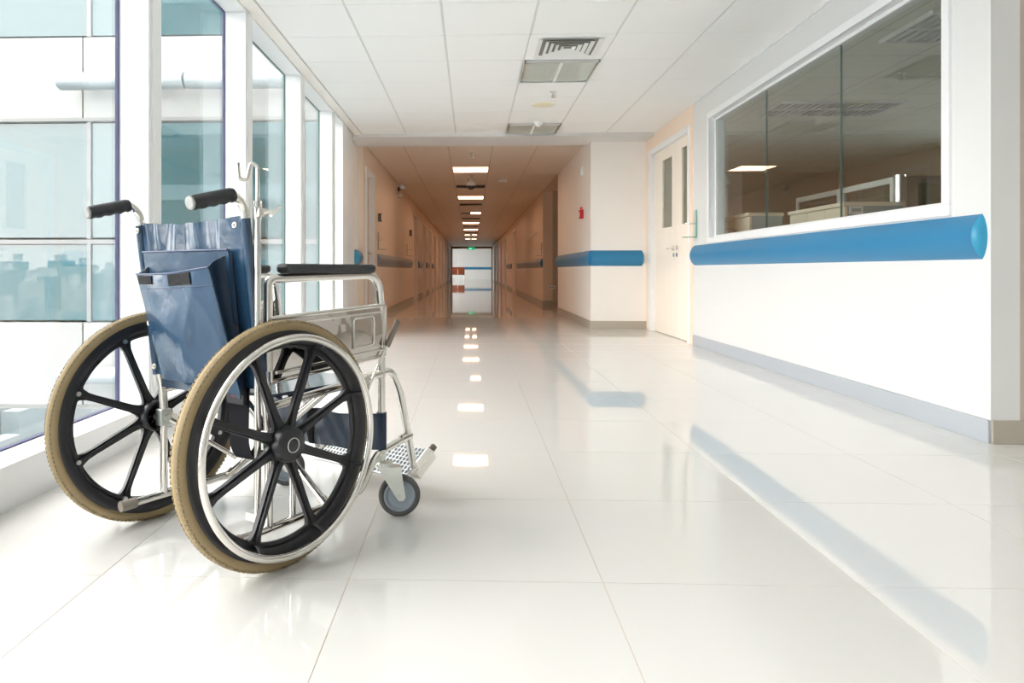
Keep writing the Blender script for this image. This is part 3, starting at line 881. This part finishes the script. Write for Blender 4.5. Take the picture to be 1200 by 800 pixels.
def wheel(s):
    # s = -1 right (camera side), +1 left ; outward is s along y
    yc = s*YW
    out = Vector((0, s, 0))
    c = Vector((AX, yc, AZ))
    m = MB()
    # rim channel
    prof = [(0.276, -0.017), (0.282, -0.014), (0.282, 0.014), (0.276, 0.017), (0.256, 0.014), (0.247, 0.007), (0.247, -0.007), (0.256, -0.014)]
    m.lathe(prof, c, (0, 1, 0), 96)
    # hub
    m.lathe([(0.0001, -0.006), (0.034, -0.006), (0.037, -0.032), (0.044, -0.032), (0.046, -0.02), (0.045, 0.014), (0.04, 0.026), (0.026, 0.034), (0.0001, 0.034)] if s > 0 else
            [(0.0001, 0.03), (0.03, 0.03), (0.045, 0.022), (0.045, -0.014), (0.042, -0.03), (0.038, -0.036), (0.0001, -0.036)], c, (0, 1, 0), 40, closed=False)
    # spokes with flared ends
    for k in range(8):
        a = math.radians(22.5 + 45*k)
        d = Vector((math.cos(a), 0, math.sin(a))); n = Vector((-math.sin(a), 0, math.cos(a)))
        prof2 = [(0.036, 0.022), (0.055, 0.0145), (0.075, 0.0115), (0.19, 0.0095), (0.215, 0.0105), (0.232, 0.016), (0.243, 0.027), (0.250, 0.046)]
        poly = [(r, w_) for r, w_ in prof2] + [(r, -w_) for r, w_ in prof2[::-1]]
        fn = lambda u, v, h: c + d*u + n*v + Vector((0, h, 0))
        m.prism(poly, fn, -0.006, 0.006)
        rib = [(0.04, 0.006), (0.235, 0.0045), (0.235, -0.0045), (0.04, -0.006)]
        m.prism(rib, fn, -0.013, 0.013)
    if s > 0:
        for k in range(8):
            a = math.radians(45*k); d = Vector((math.cos(a), 0, math.sin(a))); n = Vector((-math.sin(a), 0, math.cos(a)))
            m.obox(c + d*0.025 + Vector((0, -0.014, 0)), d*0.012, n*0.0018, Vector((0, 0.009, 0)))
        m.lathe([(0.0001, -0.03), (0.014, -0.03), (0.016, -0.004), (0.0001, -0.004)], c, (0, 1, 0), 20, closed=False)
    # fillet patches where spoke meets rim : inner ring web
    m.lathe([(0.247, -0.006), (0.247, 0.006), (0.236, 0.005), (0.236, -0.005)], c, (0, 1, 0), 96)
    wh = m.build('wheel', 'black_plastic', wch)
    # tyre
    m = MB()
    prof = []
    for k in range(16):
        t = 2*PI*k/16
        prof.append((0.289 + 0.017*math.cos(t), 0.0175*math.sin(t)))
    def mod(i, k):
        t = 2*PI*k/16
        edge = abs(math.cos(t)) < 0.95 and math.cos(t) > 0.3
        return (-0.0010 if (i % 2 == 0 and edge) else 0.0)
    m.lathe(prof, c, (0, 1, 0), 240, mod=mod)
    m.build('tyre', 'tyre_tan', wh)
    m = MB()
    for sy in (-1, 1):
        for k in range(150):
            t = 2*PI*(k+0.25)/150
            d = Vector((math.cos(t), 0, math.sin(t))); tg = Vector((-math.sin(t), 0, math.cos(t)))
            m.obox(c + d*0.3022 + Vector((0, sy*0.0112, 0)), d*0.0021, tg*0.0036, Vector((0, sy*0.0036, 0)) - d*0.0016)
    tr = m.build('tread', mat('tread_tan_%d' % (s+1), lin(150, 134, 106), 0.75), wh); tr['kind'] = 'stuff'
    # push rim
    m = MB()
    pts = [c + Vector((0.264*math.cos(2*PI*k/96), s*0.046, 0.264*math.sin(2*PI*k/96))) for k in range(96)]
    m.tube(pts, 0.0095, 10, closed=True)
    m.build('push_rim', 'steel', wh)
    for k in range(8):
        a = math.radians(22.5 + 45*k)
        d = Vector((math.cos(a), 0, math.sin(a)))
        m = MB()
        m.tube([c + d*0.243 + out*0.004, c + d*0.246 + out*0.02, c + d*0.262 + out*0.044], 0.005, 8)
        m.build('rim_tab', 'black_plastic', wh)
        m = MB(); m.disc(c + d*0.243 - out*0.009, (0, 1, 0), 0.0065, 0.004, 10); m.build('bolt', 'zinc', wh)
    if s < 0:
        m = MB(); m.lathe([(0.0165, -0.0365), (0.0185, -0.0365), (0.0185, -0.039), (0.0165, -0.039)], c, (0, 1, 0), 32)
        m.build('hub_ring', 'zinc', wh)
        MB().lathe([(0.0001, -0.0365), (0.016, -0.0365), (0.015, -0.038), (0.0001, -0.038)], c, (0, 1, 0), 24, closed=False).build('hub_cap', 'black_rubber', wh)
    else:
        MB().lathe([(0.0001, 0.034), (0.02, 0.034), (0.018, 0.04), (0.0001, 0.04)], c, (0, 1, 0), 24, closed=False).build('hub_cap', 'black_rubber', wh)
    return wh
wheel(-1); wheel(1)

YF = 0.236           # side frame plane
TR = 0.0115
def cane_x(z):
    return 0.062 + (z-0.44)*(0.008-0.062)/(0.87-0.44)
for s in (-1, 1):
    y = s*YF
    # side frame: lower rail, front post, seat rail, rear post, curved front
    m = MB()
    low = fillet([(-0.03, y, 0.078), (0.41, y, 0.088), (0.475, y, 0.175), (0.505, y, 0.195)], [0.04, 0.03])
    m.tube(low, TR)
    m.tube([(0.075, y, 0.388), (0.5, y, 0.424)], TR)
    m.tube([(0.506, y, 0.165), (0.506, y, 0.475)], TR)
    m.tube([(0.082, y, 0.08), (0.082, y, 0.40)], TR*0.95)
    m.tube([(0.16, y, 0.085), (0.16, y, 0.40)], TR*0.8) if s < 0 else None
    m.build('side_frame', 'steel', wch)
    # footrest hanger
    m = MB()
    hg = fillet([(0.44, y, 0.4205), (0.552, y, 0.430), (0.592, y, 0.36), (0.678, s*0.222, 0.088)], [0.035, 0.03])
    m.tube(hg, TR)
    m.tube([(0.506, y, 0.192), (0.622, s*0.231, 0.21)], TR)
    m.tube([(0.600, s*0.232, 0.208), (0.645, s*0.231, 0.213)], 0.0135)
    hang = m.build('footrest_hanger', 'steel', wch)
    # foot plate: hinge bar along travel direction, tilted up; plate reaching inward
    dirv = Vector((0.094, 0, 0.055)).normalized(); up = Vector((-dirv.z, 0, dirv.x))
    h0 = Vector((0.672, s*0.222, 0.086))
    m = MB()
    m.tube([h0 - dirv*0.004, h0 + dirv*0.098], 0.019, 14)
    m.obox(h0 + dirv*0.047 + Vector((0, s*0.004, 0)) - up*0.004, dirv*0.05, Vector((0, 0.017, 0)), up*0.016)
    hb = m.build('plate_hinge', 'steel', wch)
    m = MB(); m.tube([h0 + dirv*0.096, h0 + dirv*0.126], 0.0115, 12); m.build('hinge_tip', 'lever_grip', hb)
    m = MB()
    pw_ = 0.172
    def fp(u, v):
        return h0 + dirv*(-0.035 + 0.14*v) + Vector((0, -s*(0.012 + pw_*u), 0)) + up*(0.006)
    m.grid(fp, 8, 6, False, up*-0.006)
    pl_ = m.build('foot_plate', 'foot_plate', wch)
    m = MB()
    for i in range(11):
        for j in range(8):
            p = fp((i+0.6)/11.3, (j+0.7)/8.4)
            m.obox(p + up*0.001, dirv*0.0052, Vector((0, 0.0035, 0)), up*0.0007)
    hl = m.build('grip_slots', 'plate_hole', pl_); hl['kind'] = 'stuff'
    # back cane with handle
    m = MB()
    cane = [(0.082, y, 0.30), (0.075, y, 0.40), (cane_x(0.47), y, 0.47), (cane_x(0.86), y, 0.86)]
    cane = cane[:-1] + fillet([(cane_x(0.8), y, 0.80), (cane_x(0.88), y, 0.893), (-0.022, y, 0.918), (-0.12, y, 0.893)], [0.055, 0.04])
    cane = fillet(cane[:3], 0.03) + cane[3:]
    m.tube(cane, TR)
    cn = m.build('back_cane', 'steel', wch)
    # hand grip with finger waves
    g0 = Vector((-0.026, y, 0.9175)); g1 = Vector((-0.140, y, 0.8885))
    d = (g1-g0); L = d.length; d.normalize(); upg = Vector((d.z, 0, -d.x)); 
    if upg.z < 0: upg = -upg
    sd_ = d.cross(upg)
    m = MB(); rings = 34; seg = 16; vv = []; ff = []
    for i in range(rings+1):
        t = i/rings
        r = 0.0175 if 0.03 < t < 0.97 else 0.0155
        for k in range(seg):
            a = 2*PI*k/seg
            wv = 0.0028*(1-math.cos(2*PI*4*t))/2 if math.sin(a) < -0.2 and 0.08 < t < 0.95 else 0
            rr = r - wv + (0.002 if math.sin(a) < -0.2 else 0)
            vv.append(g0 + d*(L*t) + sd_*math.cos(a)*rr + upg*math.sin(a)*rr)
    for i in range(rings):
        for k in range(seg):
            l = (k+1) % seg
            ff.append((i*seg+k, i*seg+l, (i+1)*seg+l, (i+1)*seg+k))
    m.add(vv, ff, True); m.add(vv[:seg], [tuple(range(seg))]); m.add(vv[-seg:], [tuple(range(seg))])
    m.build('hand_grip', 'black_rubber', cn)
    m = MB(); m.lathe([(0.0001, -0.001), (0.0165, -0.001), (0.0155, 0.005), (0.009, 0.0035), (0.0001, 0.0035)], g1, d, 20, closed=False); m.build('grip_end', 'grip_end', cn)
    # axle bracket
    m = MB()
    m.obox((AX, s*(YF+0.001), AZ), (0.017, 0, 0), (0, 0.016, 0), (0, 0, 0.024))
    m.tube([(AX, s*0.222, AZ), (AX, s*0.268, AZ)], 0.011, 12)
    br = m.build('axle_bracket', 'zinc', wch, bevel=0.004)
    m = MB(); m.disc((AX, s*0.216, AZ), (0, 1, 0), 0.0095, 0.005, 6); m.build('axle_nut', 'zinc', br)
    # rear tip
    m = MB(); m.tube([(-0.05, y, 0.0775), (-0.005, y, 0.0785)], 0.0148, 14); m.build('rear_tip', 'rubber_tip', wch)
    # armrest
    m = MB()
    arm = fillet([(0.078, y, 0.48), (0.08, y, 0.713), (0.49, y, 0.723), (0.506, y, 0.60), (0.506, y, 0.475)], [0.02, 0.055, 0.03])
    m.tube(arm, 0.0122)
    am = m.build('armrest', 'steel', wch)
    m = MB()
    m.box(0.122 if s < 0 else 0.23, 0.460, y-0.0235, y+0.0235, 0.7265, 0.752)
    m.build('arm_pad', 'pad_black', am, bevel=0.0095)
    # skirt guard (polished sheet with pressed panel and rolled edges)
    m = MB()
    m.grid(lambda u, v: (0.084+0.428*u, y + s*(0.006 + 0.004*math.sin(PI*v)), 0.452+0.026*u+(0.160-0.008*u)*v), 16, 8, True, (0, -s*0.002, 0))
    sg = m.build('skirt_guard', 'steel_sheet', wch)
    m = MB()
    m.tube([(0.084, y+s*0.006, 0.612), (0.512, y+s*0.006, 0.630)], 0.0065, 8); m.tube([(0.084, y+s*0.006, 0.452), (0.512, y+s*0.006, 0.478)], 0.0065, 8)
    m.tube([(0.084, y+s*0.006, 0.452), (0.084, y+s*0.006, 0.612)], 0.0055, 8); m.tube([(0.510, y+s*0.006, 0.478), (0.510, y+s*0.006, 0.630)], 0.008, 8)
    m.build('rolled_edge', 'steel', sg)
    m = MB(); q = s*0.0125
    fr = fillet([(0.375, y+q, 0.512), (0.46, y+q, 0.516), (0.46, y+q, 0.60), (0.375, y+q, 0.596), (0.375, y+q, 0.512)], 0.012)
    m.tube(fr, 0.003, 6); m.build('pressed_panel', 'steel', sg)
    m = MB(); m.tube([(0.10, y+s*0.008, 0.474), (0.5, y+s*0.008, 0.499)], 0.0045, 8); m.tube([(0.10, y+s*0.008, 0.594), (0.5, y+s*0.008, 0.611)], 0.0035, 8); m.build('pressed_rib', 'steel', sg)
    # brake
    m = MB()
    m.tube(fillet([(0.395, s*0.243, 0.385), (0.425, s*0.247, 0.36), (0.437, s*0.25, 0.40), (0.520, s*0.256, 0.525)], [0.01, 0.02]), 0.004, 8)
    m.obox((0.41, s*0.24, 0.405), (0.03, 0, 0.004), (0, 0.008, 0), (0, 0, 0.016))
    bk = m.build('brake_lever', 'steel', wch)
    m = MB(); a0 = Vector((0.508, s*0.256, 0.507)); a1 = Vector((0.556, s*0.258, 0.582)); dd = (a1-a0).normalized()
    nn = Vector((-dd.z, 0, dd.x))
    m.obox((a0+a1)/2, dd*(a1-a0).length/2, nn*0.0095, Vector((0, 0.005, 0)))
    m.build('brake_handle', 'lever_grip', bk, bevel=0.003)
    # caster
    cxp, cyp = 0.506, s*0.236
    ang = math.radians(-48)
    fw = Vector((math.cos(ang), math.sin(ang), 0)); sdv = Vector((-math.sin(ang), math.cos(ang), 0))
    P = Vector((cxp, cyp, 0)); CW = 0.0625
    axl = P + fw*0.040 + Vector((0, 0, CW)) + Vector((0, s*0.018, 0))
    P2 = P + Vector((0, s*0.018, 0))
    m = MB()
    m.tube([P2+Vector((0,0,0.150)), P2+Vector((0,0,0.162))], 0.020, 18)
    m.obox(P2 + fw*0.010 + Vector((0,0,0.146)), fw*0.034, sdv*0.0195, Vector((0,0,0.004)))
    for q in (-1, 1):
        o_ = P2 + sdv*(q*0.0185)
        poly = [(-0.024, 0.148), (0.044, 0.148), (0.058, 0.060), (0.052, 0.050), (0.038, 0.050), (0.030, 0.060)]
        m.prism(poly, lambda u, v, h: o_ + fw*u + Vector((0,0,v)) + sdv*(q*h), -0.0012, 0.0012)
    m.tube([P+Vector((0,0,0.160)), P+Vector((0,0,0.215))], 0.012, 14)
    m.tube([P+Vector((0,0,0.175)), P+Vector((0,0,0.183))], 0.016, 14)
    fk = m.build('caster_fork', 'zinc', wch)
    m = MB()
    m.lathe([(0.047, -0.0125), (0.0555, -0.0125), (CW-0.001, -0.008), (CW, 0), (CW-0.001, 0.008), (0.0555, 0.0125), (0.047, 0.0125)], axl, sdv, 48)
    m.build('caster_tyre', 'caster_tyre', fk)
    m = MB()
    m.lathe([(0.0001, 0.009), (0.030, 0.009), (0.0385, 0.0075), (0.039, 0.011), (0.047, 0.012), (0.047, -0.012), (0.039, -0.011), (0.0385, -0.0075), (0.030, -0.009), (0.0001, -0.009)], axl, sdv, 48, closed=False)
    m.build('caster_wheel', 'caster_grey', fk)
    m = MB(); m.tube([axl - sdv*0.024, axl + sdv*0.024], 0.0065, 10); m.build('caster_bolt', 'zinc', fk)

# cross braces under the seat
for (x, s) in ((0.285, 1), (0.305, -1)):
    m = MB()
    m.tube([(x, -s*0.215, 0.098), (x, s*0.205, 0.395)], 0.0115, 10)
    m.tube([(x, -s*0.236, 0.083), (x, -s*0.213, 0.10)], 0.015, 10)
    m.tube([(x-0.14, s*0.205, 0.395), (x+0.17, s*0.205, 0.400)], 0.0105, 10)
    m.build('cross_brace', 'steel', wch)
m = MB(); m.disc((0.295, 0, 0.247), (1, 0, 0), 0.012, 0.03, 12); m.build('brace_pivot', 'zinc', wch)
# folding rear struts
for s in (-1, 1):
    m = MB()
    m.tube([(0.09, s*0.22, 0.30), (0.25, s*0.12, 0.17)], 0.007, 8)
    m.obox((0.10, s*0.225, 0.30), (0.02, 0, -0.012), (0, 0.003, 0), (0.008, 0, 0.014))
    m.build('folding_strut', 'steel', wch)

# back upholstery
def backf(u, v):
    # u across (0 left .. 1 right), v up
    y = 0.243 - 0.486*u
    z = 0.435 + 0.435*v
    e = math.sin(PI*u)
    z -= 0.012*e*v**6
    z += v**14*0.0025*math.sin(2*PI*(u*5.3+0.5*math.sin(3.1*u)))*e
    x = cane_x(z) - 0.013*e**0.5 - 0.010*e*math.sin(PI*v)
    tw = max(0, v-0.45)/0.55
    x += tw**2.2*e**0.4*(0.006*math.sin(2*PI*(u*5.3 + 0.5*math.sin(3.1*u) + 0.3*(1-v))) + 0.0035*math.sin(2*PI*(u*8.7+0.3*math.sin(9*u)) + 3*v))
    x += 0.004*e*math.sin(2*PI*(u*2.2+v*1.3))
    if e < 0.12: x -= 0.011*(1-e/0.12)*0.5
    return (x, y, z)
m = MB(); m.grid(backf, 72, 48, True, (0.010, 0, 0))
bk = m.build('backrest', 'vinyl', wch)
for s in (-1, 1):
    m = MB()
    pts = [(cane_x(z), s*YF, z) for z in (0.435, 0.6, 0.75, 0.862)]
    m.tube(pts, 0.0135, 12); m.build('cane_sleeve', 'vinyl', bk)
    for z in ((0.46, 0.585, 0.72, 0.845) if s > 0 else (0.845,)):
        m = MB(); m.lathe([(0.0035, 0), (0.0085, 0), (0.0075, 0.0035), (0.0035, 0.003)], (cane_x(z)-0.0195, s*0.215 if z < 0.8 else s*0.220, z), (-1, 0, 0.1), 20)
        m.build('grommet', 'grommet', bk)
# pocket
TL, TRr, BL, BR = Vector((-0.028, 0.193, 0.724)), Vector((-0.070, -0.200, 0.742)), Vector((0.026, 0.150, 0.432)), Vector((0.022, -0.200, 0.424))
def pocketf(u, v):
    p = (TL*(1-u) + TRr*u)*v + (BL*(1-u) + BR*u)*(1-v)
    b = math.sin(PI*u)**0.6*math.sin(PI*min(1, v*0.85+0.06))
    p = p + Vector((-0.020*b, 0, 0))
    p.x += 0.006*math.sin(7*u + 5*v)*math.sin(PI*u) + 0.005*math.sin(11*v - 6*u + 1)*(1-v)*math.sin(PI*u)
    p.x += -0.007*math.exp(-((u-0.35-0.5*v)/0.05)**2)*math.sin(PI*v)*0.6
    p.z += 0.006*math.sin(PI*u)*(v**4) * -1
    return p
m = MB(); m.grid(pocketf, 40, 36, True, (0.004, 0, 0))
pk = m.build('pocket', 'vinyl', wch)
m = MB()
# right gusset and left gusset, back edge hem
def gus(u, v, s):
    o = pocketf(1.0 if s < 0 else 0.0, v)
    z = o.z
    inner = Vector((cane_x(z) - 0.021, o.y + (0.008 if s < 0 else -0.01), z + 0.035*v))
    mid = 0.018*math.sin(PI*u)*(1 if s < 0 else -1)*v
    p = o*(1-u) + inner*u
    p.y += mid
    return p
m = MB(); m.grid(lambda u, v: gus(u, v, -1), 8, 16, True, (0, 0.003, 0)); m.build('gusset', 'vinyl_dark', pk)
m = MB(); m.grid(lambda u, v: gus(u, v, 1), 8, 16, True, (0, -0.003, 0)); m.build('gusset', 'vinyl_dark', pk)
def lining(u, v):
    y = 0.186 - 0.382*u; z = 0.60 + 0.185*v
    return (cane_x(z) - 0.030 - 0.008*math.sin(PI*u), y, z)
m = MB(); m.grid(lining, 16, 10, True, (0.003, 0, 0)); m.build('pocket_back', 'vinyl', pk)
m = MB(); m.tube([Vector(lining(i/16, 1.0)) + Vector((-0.002, 0, 0)) for i in range(17)], 0.0028, 6); m.build('hem', 'vinyl_edge', pk)
m = MB(); m.tube([Vector(pocketf(i/20, 1.0)) for i in range(21)], 0.0028, 6); m.build('hem', 'vinyl_edge', pk)
m = MB(); m.tube([Vector(pocketf(i/20, 0.865)) + Vector((-0.0004, 0, 0)) for i in range(21)], 0.0012, 5); m.build('seam', 'vinyl_edge', pk)
for (u0, u1, v0, v1) in ((0.045, 0.255, 0.905, 0.985), (0.475, 0.80, 0.885, 0.985)):
    m = MB()
    m.grid(lambda u, v: pocketf(u0+(u1-u0)*u, v0+(v1-v0)*v) + Vector((-0.003, 0, 0)), 8, 4, True, (0.002, 0, 0))
    m.build('velcro_strip', 'velcro', pk)
# flap corner at the bottom of the pocket
m = MB(); m.grid(lambda u, v: Vector(pocketf(u, 0)) + Vector((-0.004+0.008*math.sin(9*u), 0, -0.022*v*(0.6+0.4*math.sin(5*u+1)))), 24, 3, True, (0.005, 0, 0)); m.build('bottom_hem', 'vinyl_dark', pk)

# seat
def seatf(u, v):
    return (0.10+0.39*v, 0.232-0.464*u, 0.418 - 0.008*math.sin(PI*u))
m = MB(); m.grid(seatf, 24, 16, True, (0, 0, -0.008)); m.build('seat', 'seat_vinyl', wch)
# seat belt : black webbing hanging under the backrest
m = MB()
path = [(0.055, -0.155, 0.44), (0.05, -0.157, 0.36), (0.048, -0.16, 0.285), (0.06, -0.175, 0.245), (0.085, -0.205, 0.265), (0.10, -0.225, 0.345)]
pp = fillet(path, 0.04, 5)
vv = []; ff = []
for i, p in enumerate(pp):
    vv += [p + Vector((-0.004, 0.034, 0)), p + Vector((0.004, -0.034, 0))]
    if i: ff.append((2*i-2, 2*i-1, 2*i+1, 2*i))
m.add(vv, ff, True); m.add([v + Vector((0.003, 0.002, 0)) for v in vv], [f[::-1] for f in ff], True)
sb = m.build('seat_belt', 'webbing', wch)
MB().obox((0.045, -0.155, 0.415), (0.006, 0, 0), (0, 0.035, 0), (0, 0, 0.022)).build('buckle', 'black_plastic', sb, bevel=0.004)
MB().obox((0.038, -0.155, 0.42), (0.002, 0, 0), (0, 0.010, 0), (0, 0, 0.007)).build('buckle_button', 'red_plastic', sb)
# calf strap between the front posts
def strap(u, v):
    y = 0.252 - 0.504*u
    sag = math.sin(PI*u)
    x = 0.506 - 0.06*sag**0.8 - 0.0135*(1 - sag)
    z = 0.200 + 0.108*v - 0.008*sag + 0.004*math.sin(14*u)*sag
    x += 0.010*math.sin(20*u+3*v)*sag
    return (x, y, z)
m = MB(); m.grid(strap, 40, 6, True, (0.004, 0, 0))
cs = m.build('calf_strap', 'vinyl_dark', wch)
for s in (-1, 1):
    m = MB(); m.tube([(0.506, s*0.2365, 0.198), (0.506, s*0.2365, 0.309)], 0.0155, 14); m.build('strap_loop', 'vinyl_dark', cs)
m = MB(); m.grid(lambda u, v: Vector(strap(0.47+0.06*u, v)) + Vector((-0.003, 0, 0)), 4, 4, True, (0.002, 0, 0)); m.build('strap_velcro', 'velcro', cs)
# drip pole with hook
IX, IY = 0.030, -0.258
m = MB(); m.tube([(IX, IY, 0.12), (IX, IY, 0.895)], 0.0085, 12); m.tube([(IX, IY, 0.86), (IX, IY, 0.905)], 0.0105, 12)
ip = m.build('drip_pole', 'steel', wch)
m = MB(); m.tube(fillet([(IX, IY, 0.89), (IX, IY, 0.990), (IX-0.014, IY+0.009, 0.998), (IX-0.022, IY+0.014, 0.955), (IX-0.037, IY+0.023, 0.957), (IX-0.040, IY+0.025, 0.996)], 0.018, 8), 0.0048, 10); m.build('pole_hook', 'steel', ip)
m = MB(); m.obox((IX+0.004, IY-0.006, 0.876), (0.013, 0, 0), (0, 0.011, 0), (0, 0, 0.010)); m.tube([(IX+0.005, IY-0.012, 0.876), (IX+0.03, IY-0.03, 0.88)], 0.005, 8); m.tube([(IX+0.012, IY-0.035, 0.868), (IX+0.052, IY-0.02, 0.893)], 0.0042, 8); m.build('pole_clamp', 'steel', ip)
m = MB(); m.obox((IX, IY+0.012, 0.13), (0.012, 0, 0), (0, 0.02, 0), (0, 0, 0.01)); m.build('pole_bracket', 'zinc', ip)

# ================================================================== OUTSIDE
wing = thing('building_wing', 'white panelled glazed wing of the building outside the windows', 'building', (0, 10, 0))
zp = [(-8.3, -5.1), (-5.08, -3.98), (-1.18, -0.01), (2.9, 4.05), (6.9, 8.05)]
seams = [-22, -18.8, -15.6, -12.4, -9.2, -5.53, -2.4, -1.62]
for (z0, z1) in ((-1.18, -0.01), (2.9, 4.05), (7.0, 8.1)):
    for k in range(len(seams)-1):
        MB().box(seams[k]+0.012, seams[k+1]-0.012, -0.02, 0.1, z0, z1).build('panel', 'panel_white', wing)
    MB().box(-22, -1.62, -0.06, 0.1, z0-0.05, z0).build('sill', 'facade_grey', wing)
muls = [-22, -18.84, -15.64, -12.44, -9.0, -5.44, -2.4, -1.62]
for (z0, z1) in ((0.0, 1.11), (1.18, 2.84), (4.06, 5.2), (5.27, 6.94)):
    for k in range(len(muls)-1):
        MB().box(muls[k]+0.03, muls[k+1]-0.03, 0.0, 0.03, z0+0.02, z1-0.01).build('pane', 'facade_glass', wing)
    MB().box(-22, -1.62, -0.03, 0.06, z1, z1+0.06).build('transom', 'facade_frame', wing)
    for k in range(len(muls)):
        MB().box(muls[k]-0.028, muls[k]+0.028, -0.03, 0.06, z0, z1).build('mullion', 'facade_frame', wing)
for z in (3.35, -0.72):
    for (a, b) in ((-5.72, -3.95), (-3.93, -1.7)):
        m = MB(); m.tube([(a, -0.3, z), (a+0.03, -0.3, z), (b, -0.3, z)], 0.12, 20, radii=[0.09, 0.12, 0.12]); tb = m.build('sunshade_tube', 'tube_grey', wing)
        for q in (a+0.4, b-0.3):
            MB().box(q-0.03, q+0.03, -0.25, -0.02, z-0.03, z+0.03).build('tube_bracket', 'facade_frame', wing)
MB().box(-22, -1.62, 0.1, 10, -1.2, -1.05).build('soffit', 'facade_grey', wing)
MB().box(-22, -1.62, 0.1, 10, 8.0, 8.2).build('roof', 'facade_grey', wing)
MB().box(-22, -1.8, 0.6, 0.7, -1.05, 8.0).build('inner_wall', 'dark_glass', wing)

bb = thing('hospital_block', 'teal glazed block mirrored in the wing windows', 'building', (0, -22, 0))
MB().box(-18.6, 8, -12, 0, -40, 30).build('body', 'dark_glass', bb)
for k in range(18):
    z = -38 + 3.9*k
    MB().box(-18.7, 8, -0.0, 0.25, z, z+0.9).build('floor_band', 'city_teal', bb)

gr_ = structure(MB().box(-1500, 900, -1500, 1500, -61, -60).build('ground', 'city_ground'))
MB().obox((-190, 290, -59.95), (160, 80, 0), (-3, 6, 0), (0, 0, 0.04)).build('road', 'block_white', gr_)
rnd = random.Random(3)
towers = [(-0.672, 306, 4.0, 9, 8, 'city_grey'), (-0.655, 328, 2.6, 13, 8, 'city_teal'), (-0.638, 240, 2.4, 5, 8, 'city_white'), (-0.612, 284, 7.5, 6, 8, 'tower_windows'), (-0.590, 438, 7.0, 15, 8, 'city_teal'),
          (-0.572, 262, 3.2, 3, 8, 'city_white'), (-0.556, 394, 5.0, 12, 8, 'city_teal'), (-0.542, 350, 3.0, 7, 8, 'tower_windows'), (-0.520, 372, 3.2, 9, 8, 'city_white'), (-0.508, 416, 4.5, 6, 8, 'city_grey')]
names = ['grey tower reflected at far left of the wing glazing', 'slim teal tower reflected beside the far left grey tower', 'narrow white tower reflected left of the broad block', 'broad pale block with window rows reflected in wing glazing',
         'tall hazy grey tower reflected behind the broad block', 'low white building reflected right of the broad block', 'hazy teal tower reflected near the wing mullion', 'pale block with window rows reflected near the wing mullion',
         'white tower reflected right of the wing mullion', 'low grey building reflected at the right end of wing glazing']
for (sl, d, wd_, dz, dep, mm), lb_ in zip(towers, names):
    X = sl*(d+20); Y = -d
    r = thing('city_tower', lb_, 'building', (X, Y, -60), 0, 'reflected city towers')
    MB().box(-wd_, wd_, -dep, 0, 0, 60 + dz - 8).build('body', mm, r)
    MB().box(-wd_*0.5, wd_*0.4, -dep*0.7, -dep*0.2, 60+dz-8, 60+dz-4).build('roof_house', 'city_white', r)
cbm = MB(); slots = []
for i in range(16):
    for j in range(16):
        d = 120 + 26*j; sl = -0.95 + 0.045*i
        X, Y = sl*d*1.0 + rnd.uniform(-1, 1), d + rnd.uniform(-3, 3)
        hw = 0.016*d
        if hw < 2.5 or rnd.random() < 0.2: continue
        hh = rnd.uniform(5, 20); a = hw*rnd.uniform(0.6, 1.0); b = rnd.uniform(4, 9)
        cbm.box(X-a, X+a, Y-b, Y+b, -60, -60+hh); slots += [rnd.randrange(3)]*6
cb_o = cbm.build('city_blocks', 'block_white')
cb_o.data.materials.append(MATS['block_teal']); cb_o.data.materials.append(MATS['block_grey'])
cb_o.data.polygons.foreach_set('material_index', slots)
tag(cb_o, 'hazy low city blocks spread far below outside the windows', 'buildings'); cb_o['kind'] = 'stuff'

sk = MB(); slots = []
for i in range(44):
    sl = -0.74 + 0.0062*i
    d = 470 + 14*(i % 3)
    X = sl*(d+20)
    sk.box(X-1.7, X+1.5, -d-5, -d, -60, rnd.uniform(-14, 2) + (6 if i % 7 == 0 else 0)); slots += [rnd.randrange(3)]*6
for i in range(26):
    sl = -0.74 + 0.0108*i
    d = 190 + 10*(i % 3)
    X = sl*(d+20)
    sk.box(X-1.2, X+1.2, -d-4, -d, -60, rnd.uniform(-16, -7)); slots += [rnd.randrange(3)]*6
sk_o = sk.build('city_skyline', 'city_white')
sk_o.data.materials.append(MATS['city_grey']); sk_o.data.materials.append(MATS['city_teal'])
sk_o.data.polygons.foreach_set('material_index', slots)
tag(sk_o, 'jagged hazy skyline reflected low in the wing glazing', 'buildings'); sk_o['kind'] = 'stuff'
